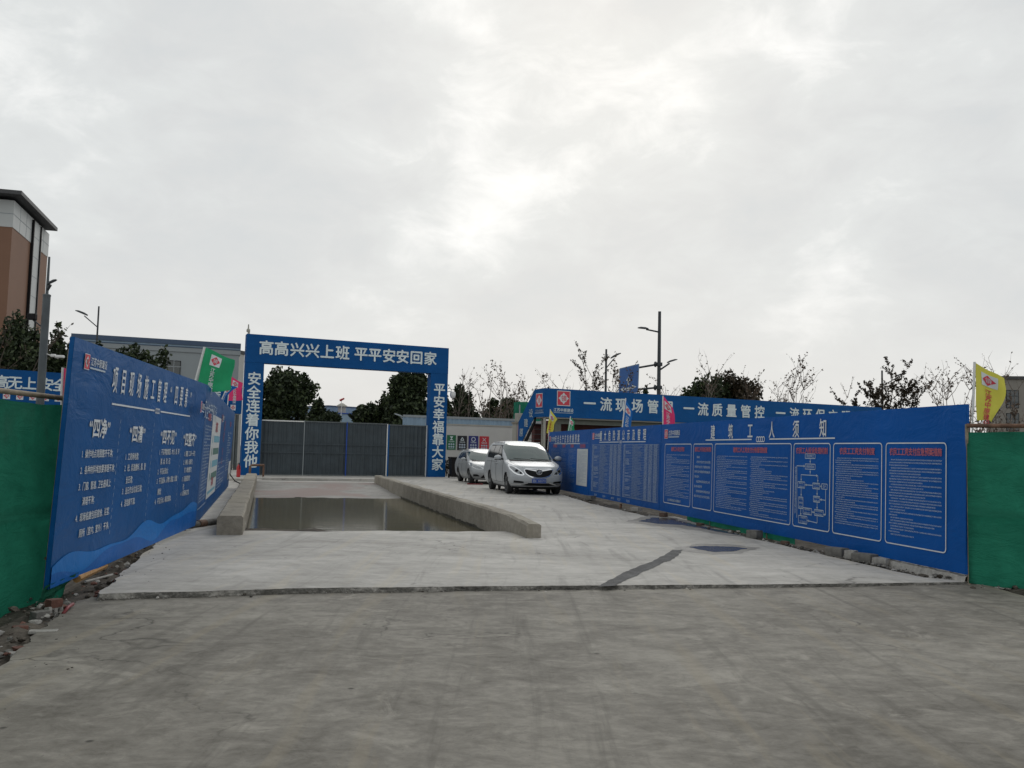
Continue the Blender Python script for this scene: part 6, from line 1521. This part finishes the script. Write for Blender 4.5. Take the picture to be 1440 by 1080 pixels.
mb = MB(); ys = lin(-.50, .50, 26); fpatch(c, mb, ys, [.28] * 27, arr(ys, (-.50, .31), (-.40, .42), (-.24, .52), (.24, .52), (.40, .42), (.50, .31)), 'black', .012, 6); mb.build('lower_intake', t, smooth=True)
mb = MB(); q = c.front(0, .42); mb.box(q.x - .04, q.x - .01, -.22, .22, .37, .50, 'plate'); pl = mb.build('number_plate', t)
for s in (-1, 1):
    us = lin(.42, .885, 16); ys = [s * u for u in us]
    mb = MB(); fpatch(c, mb, ys, arr(us, (.42, .655), (.55, .62), (.70, .64), (.80, .69), (.885, .79)), arr(us, (.42, .68), (.55, .745), (.70, .815), (.82, .865), (.885, .86)), 'chrome', .008, 8); hl = mb.build('headlight', t, smooth=True)
    us = lin(.45, .87, 14); ys = [s * u for u in us]
    mb = MB(); fpatch(c, mb, ys, arr(us, (.45, .665), (.55, .635), (.70, .655), (.80, .71), (.87, .79)), arr(us, (.45, .675), (.55, .73), (.70, .80), (.82, .85), (.87, .845)), 'lens', .014, 8); mb.build('lens', hl, smooth=True)
    us = lin(.58, .80, 8); ys = [s * u for u in us]; mb = MB(); fpatch(c, mb, ys, arr(us, (.58, .34), (.80, .33)), arr(us, (.58, .37), (.66, .42), (.80, .42)), 'black', .010, 3); mb.build('bumper_slot', t, smooth=True)
    q = c.side(1.62, 1.0, s); mb = MB(); mb.tube([q + Vector((0, -s * .02, -.02)), q + Vector((-.02, s * .08, 0))], .025, 'black', 8); bm = bmesh.new(); bmesh.ops.create_icosphere(bm, subdivisions=3, radius=1); mb.frombm(bm, 'silver2', Matrix.Translation(q + Vector((-.02, s * .16, .03))) @ Matrix.Diagonal((.06, .11, .07, 1)).to_4x4()); mb.build('mirror', t, smooth=40)
    def sp(x0b, x0t, x1b, x1t, zb0, zb1, zt_):
        mbw = MB(); c.patch(mbw, lambda u, v: c.side((x0b + (x0t - x0b) * v) * (1 - u) + (x1b + (x1t - x1b) * v) * u, (zb0 + (zb1 - zb0) * u) * (1 - v) + zt_ * v, s), lin(0, 1, 10), [0] * 11, [1] * 11, 'sideglass', .006, 8); mbw.build('side_window', t, smooth=True)
    sp(1.72, 2.25, 2.5, 2.5, 1.0, 1.01, 1.345); sp(2.57, 2.57, 3.35, 3.3, 1.012, 1.03, 1.345); sp(3.42, 3.37, 3.85, 3.6, 1.035, 1.06, 1.33)
    mb = MB()
    for xx in (1.42, 2.53, 3.38): mb.tube([c.side(xx, q_, s) for q_ in lin(.34, .98, 12)], .006, 'black', 4)
    mb.build('door_seam', t)
    for xx in (2.32, 3.18):
        q = c.side(xx, .86, s); mb = MB(); mb.bevbox(q.x - .1, q.x + .1, *sorted((q.y - s * .01, q.y + s * .035)), q.z - .018, q.z + .018, 'silver2', .008); mb.build('door_handle', t)
    mb = MB(); mb.tube([c.side(x_, 1.40, s) + Vector((0, -s * .01, .03)) for x_ in lin(2.5, 3.6, 8)], .014, 'black', 6); mb.build('roof_rail', t)
    mb = MB(); c.patch(mb, lambda u, z: c.rear(s * (.60 + .24 * u), z), lin(0, 1, 6), [.75] * 7, [1.05] * 7, 'redpaint', .008, 6); mb.build('tail_light', t, smooth=True)
mb = MB(); c.patch(mb, c.rear, lin(-.62, .62, 16), [1.02] * 17, [1.34] * 17, 'sideglass', .006, 8); mb.build('rear_window', t, smooth=True)
q = G(668, 681.5, ZS); mb = MB(); mb.box(-.3, .3, -.03, .03, .0, .045, 'darkred'); mb.box(-.32, -.24, -.05, .05, 0, .06, 'darkred'); mb.box(.24, .32, -.05, .05, 0, .06, 'darkred'); o = mb.build('parking_lock'); o.location = (q.x, q.y, ZS); o.rotation_euler = (0, 0, hd2); tag(o, 'low red bar lying on the ground under the nose of the hatchback', 'parking bar')

# ================================================================== rubble, bricks and blocks along the edges
def stone(rg, s):
    bm = bmesh.new(); bmesh.ops.create_icosphere(bm, subdivisions=1, radius=s)
    for v in bm.verts: v.co = Vector((v.co.x * rg.uniform(.6, 1.3), v.co.y * rg.uniform(.6, 1.3), v.co.z * rg.uniform(.35, .8)))
    return bm
rg = random.Random(5); mbs = MB()
def scatter(pf, n, smin, smax, mats):
    for _ in range(n):
        p = pf(); s = smin + (smax - smin) * rg.random() ** 2.5; mbs.frombm(stone(rg, s), rg.choice(mats), Matrix.Translation(p) @ Matrix.Rotation(rg.uniform(0, 6.28), 4, 'Z'))
def leftp():
    y = rg.uniform(3.5, 15.5); e_ = edgex(LV, y); return Vector((e_ - abs(rg.gauss(.0, .22)) - .02, y, -.01 + rg.uniform(-.02, .025)))
scatter(leftp, 420, .008, .055, ['block', 'greyblock', 'dirt', 'dirt', 'brick'])
def rightp():
    u = rg.uniform(0, 1); i = rg.randrange(len(right) - 1) if rg.random() < .4 else rg.choice([0, 1, 2]); q = right[i].lerp(right[i + 1], u); return Vector((q.x + abs(rg.gauss(0, .12)) + .01, q.y + rg.uniform(0, .15), ZS + rg.uniform(-.02, .02)))
scatter(rightp, 380, .008, .05, ['block', 'greyblock', 'dirt', 'edge'])
def spill():
    y = rg.uniform(3.5, 14.5); e_ = edgex(LV, y); return Vector((e_ + abs(rg.gauss(0, .28)), y, .004 if y < 9.1 else ZS + .003))
scatter(spill, 70, .003, .014, ['greyblock', 'dirt', 'edge'])
def cornerp(): q = G(rg.uniform(1360, 1440), rg.uniform(815, 832)); return Vector((q.x, q.y, rg.uniform(-.01, .04)))
scatter(cornerp, 120, .01, .05, ['dirt', 'greyblock', 'block'])
def edgep():
    k = rg.randrange(len(edge_f)); q = edge_f[k]; return Vector((q.x, q.y - abs(rg.gauss(0, .05)), rg.uniform(0, .02)))
scatter(edgep, 260, .004, .02, ['edge', 'slab', 'dirt'])
def apronp(): return Vector((rg.uniform(-3.2, 6), rg.uniform(4, 11), .002))
scatter(apronp, 60, .004, .012, ['edge', 'dirt'])
tag(mbs.build('rubble'), 'loose crumbs of concrete and dirt along the slab edges', 'rubble', kind='stuff')
# bricks and blocks one could pick up
def brick(px, py, z, rz, label, mat='brick', sz=(.24, .115, .053), grp=None, tilt=0, name='brick', cat='brick', hollow=False):
    q = G(px, py, z); a, b_, h = (s / 2 for s in sz)
    mb = MB()
    if hollow:
        mb.bevbox(-a, a, -b_, b_, -h, -h + .03, mat, .006)
        for x0, x1 in ((-a, -a + .035), (-.018, .018), (a - .035, a)): mb.bevbox(x0, x1, -b_, b_, -h + .031, h - .0, mat, .005)
        for y0, y1 in ((-b_, -b_ + .03), (b_ - .03, b_)): mb.bevbox(-a + .036, a - .036, y0, y1, -h + .031, h - .002, mat, .004)
    else:
        bm = bmesh.new(); bmesh.ops.create_cube(bm, size=1); bmesh.ops.subdivide_edges(bm, edges=bm.edges[:], cuts=3, use_grid_fill=True)
        for v in bm.verts:
            d = Vector((v.co.x * sz[0], v.co.y * sz[1], v.co.z * sz[2])); ed = sum(1 for k in v.co if abs(abs(k) - .5) < 1e-4)
            d *= 1 - (.05 if ed == 3 else .02 if ed == 2 else 0); v.co = d + Vector((nz(d.x * 20 + px, d.y * 20, d.z * 20), nz(d.y * 20, d.z * 20 + py, 4), nz(d.z * 20, d.x * 20, 7))) * .006
        mb.frombm(bm, mat)
    o = mb.build(name, smooth=35); o.location = (q.x, q.y, z); o.rotation_euler = (tilt, 0, rz); tag(o, label, cat, grp); return o
brick(76, 848, .07, 1.1, 'red brick poking out under the green net scrap on the left', sz=(.12, .09, .075))
brick(76, 861, -.01, 1.25, 'pale hollow block lying on its side below the left net', 'block', (.16, .11, .06), tilt=R(80), name='hollow_block', cat='block', hollow=True)
brick(56, 871, -.03, 1.0, 'dark grey cement block half under the left net', 'greyblock', (.13, .11, .14), name='cement_block', cat='block')
brick(61, 888, -.005, .3, 'flat pale mortar slab lying in the dirt left of the apron', 'block', (.21, .09, .02), name='mortar_slab', cat='mortar')
brick(31, 918, -.02, .7, 'small flat pale mortar piece nearest the camera on the left verge', 'block', (.17, .09, .02), name='mortar_slab', cat='mortar')
brick(28, 884, -.0, .7, 'broken brown brick under the sagging hem of the left net', 'brick', (.11, .08, .05))
brick(159, 768, .07, -.2, 'short pale lump of mortar beside the left slab edge', 'block', (.13, .09, .05), name='mortar_slab', cat='mortar')
q = G(89, 863, .0); mb = MB(); q2 = G(101, 855, .0); d = q2 - q
mb.tube([(0, 0, 0), (d.x * .5, d.y * .5, .03), (d.x * 1.1, d.y * 1.1, .03)], .016, 'darkred', 8); o = mb.build('red_hose', smooth=True); o.location = q; tag(o, 'short piece of red hose beside the pale hollow block', 'hose')
for px0, py0, px1, py1, mt, lab, r_ in ((108, 814, 147, 795, 'timber', 'orange-brown timber pole under the wave-printed board', .042), (138, 797, 188, 770, 'bamboo', 'dull grey pole lying under the wave-printed board', .035), (120, 818, 158, 808, 'block', 'thin pale stick lying in the left dirt verge', .012)):
    a, c_ = G(px0, py0, .10), G(px1, py1, .10); mb = MB(); mb.tube([(0, 0, 0), ((c_ - a) * .5)[:] , (c_ - a)[:]], r_, mt, 8); o = mb.build('pole' if r_ > .02 else 'stick', smooth=40); o.location = a; tag(o, lab, 'pole' if r_ > .02 else 'stick')
mb = MB(); q = G(187.5, 781, .05); mb.box(-.03, .03, -.03, .03, -.1, .24, 'timber'); o = mb.build('wooden_stake'); o.location = (q.x - .25, q.y + .2, .0); o.rotation_euler = (0, 0, .4); tag(o, 'short wooden stake under the wave-printed board', 'stake')
def under(px, py, sz, mat, lab, rz=.25, dz=0.0): return brick(px, py, ZS + sz[2] / 2 + .0 + dz, R(-70) + rz, lab, mat, sz, 'bricks and blocks propping the right boards', name='cement_block' if sz[2] > .08 else 'brick', cat='block' if sz[2] > .08 else 'brick')
under(1061, 751, (.24, .18, .14), 'greyblock', 'square grey block at the end of the green strip under the right board'); under(1104, 763, (.13, .09, .06), 'darkbrick', 'small dark brick under the flow chart of the right board')
under(1177, 776, (.30, .20, .13), 'greyblock', 'grey cement block under the fifth text box'); under(1197, 780, (.16, .12, .13), 'block', 'white block between two grey ones under the right board'); under(1216, 784, (.32, .2, .12), 'greyblock', 'dark wide block under the right board, right of the white one')
under(1240, 789, (.22, .15, .09), 'block', 'pale broken block under the sixth text box'); under(933, 724, (.17, .12, .10), 'darkbrick', 'dark brick block at the joint of the two right boards'); under(895, 716, (.28, .16, .10), 'block', 'pale block under the table board beside the joint'); under(830, 700, (.30, .2, .13), 'greyblock', 'grey block under the far end of the table board')
under(985, 737, (.15, .1, .05), 'darkbrick', 'flat brick beside the puddle under the right board'); under(873, 711.5, (.05, .05, .12), 'rust', 'thin rusty stub under the table board')
brick(1364, 811, .09, .6, 'pale hollow brick standing against the right end of the long board', 'block', (.17, .10, .13), tilt=R(12), name='hollow_brick', cat='brick', hollow=True)
# white plastered footing under the near end of the right board
mb = MB(); ua, ub = B3.L(1218, 790)[0], B3.W; nn = 60; V = []
for i in range(nn + 1):
    u = ua + (ub - ua) * i / nn; k = .012 * nz(u * 5, 1) + .01 * nz(u * 17, 2)
    for y_, z_ in ((-.03 + k * 2, -.16), (.0 + k, -.03 + k * 2), (.06, -.005 + k), (.14, -.1)): p_ = B3.Wd(u, z_, y_); V.append(p_)
mb.add(V, [(4 * i + q, 4 * i + 4 + q, 4 * i + 5 + q, 4 * i + 1 + q) for i in range(nn) for q in range(3)], 'block'); tag(mb.build('plaster_footing', smooth=True), 'rough white plaster footing under the right end of the long board', 'footing')
# crumpled sheet at the lower right
q = G(1423, 829, .0); mb = MB()
def f(a, b):
    x, y = -.2 + .5 * a, -.09 + .3 * b; return (x, y, .015 + .10 * max(0, math.sin(a * 3.1)) * math.sin(min(1, b * 1.5) * 2.6) * (1 + .5 * nz(a * 5, b * 4)) + .03 * abs(nz(a * 9, b * 9, 2)))
mb.grid(f, 16, 10, 'block'); o = mb.build('cement_sack'); o.location = (q.x, q.y, 0); o.rotation_euler = (0, 0, -.25); tag(o, 'crumpled pale cement sack on the ground under the right net', 'sack')
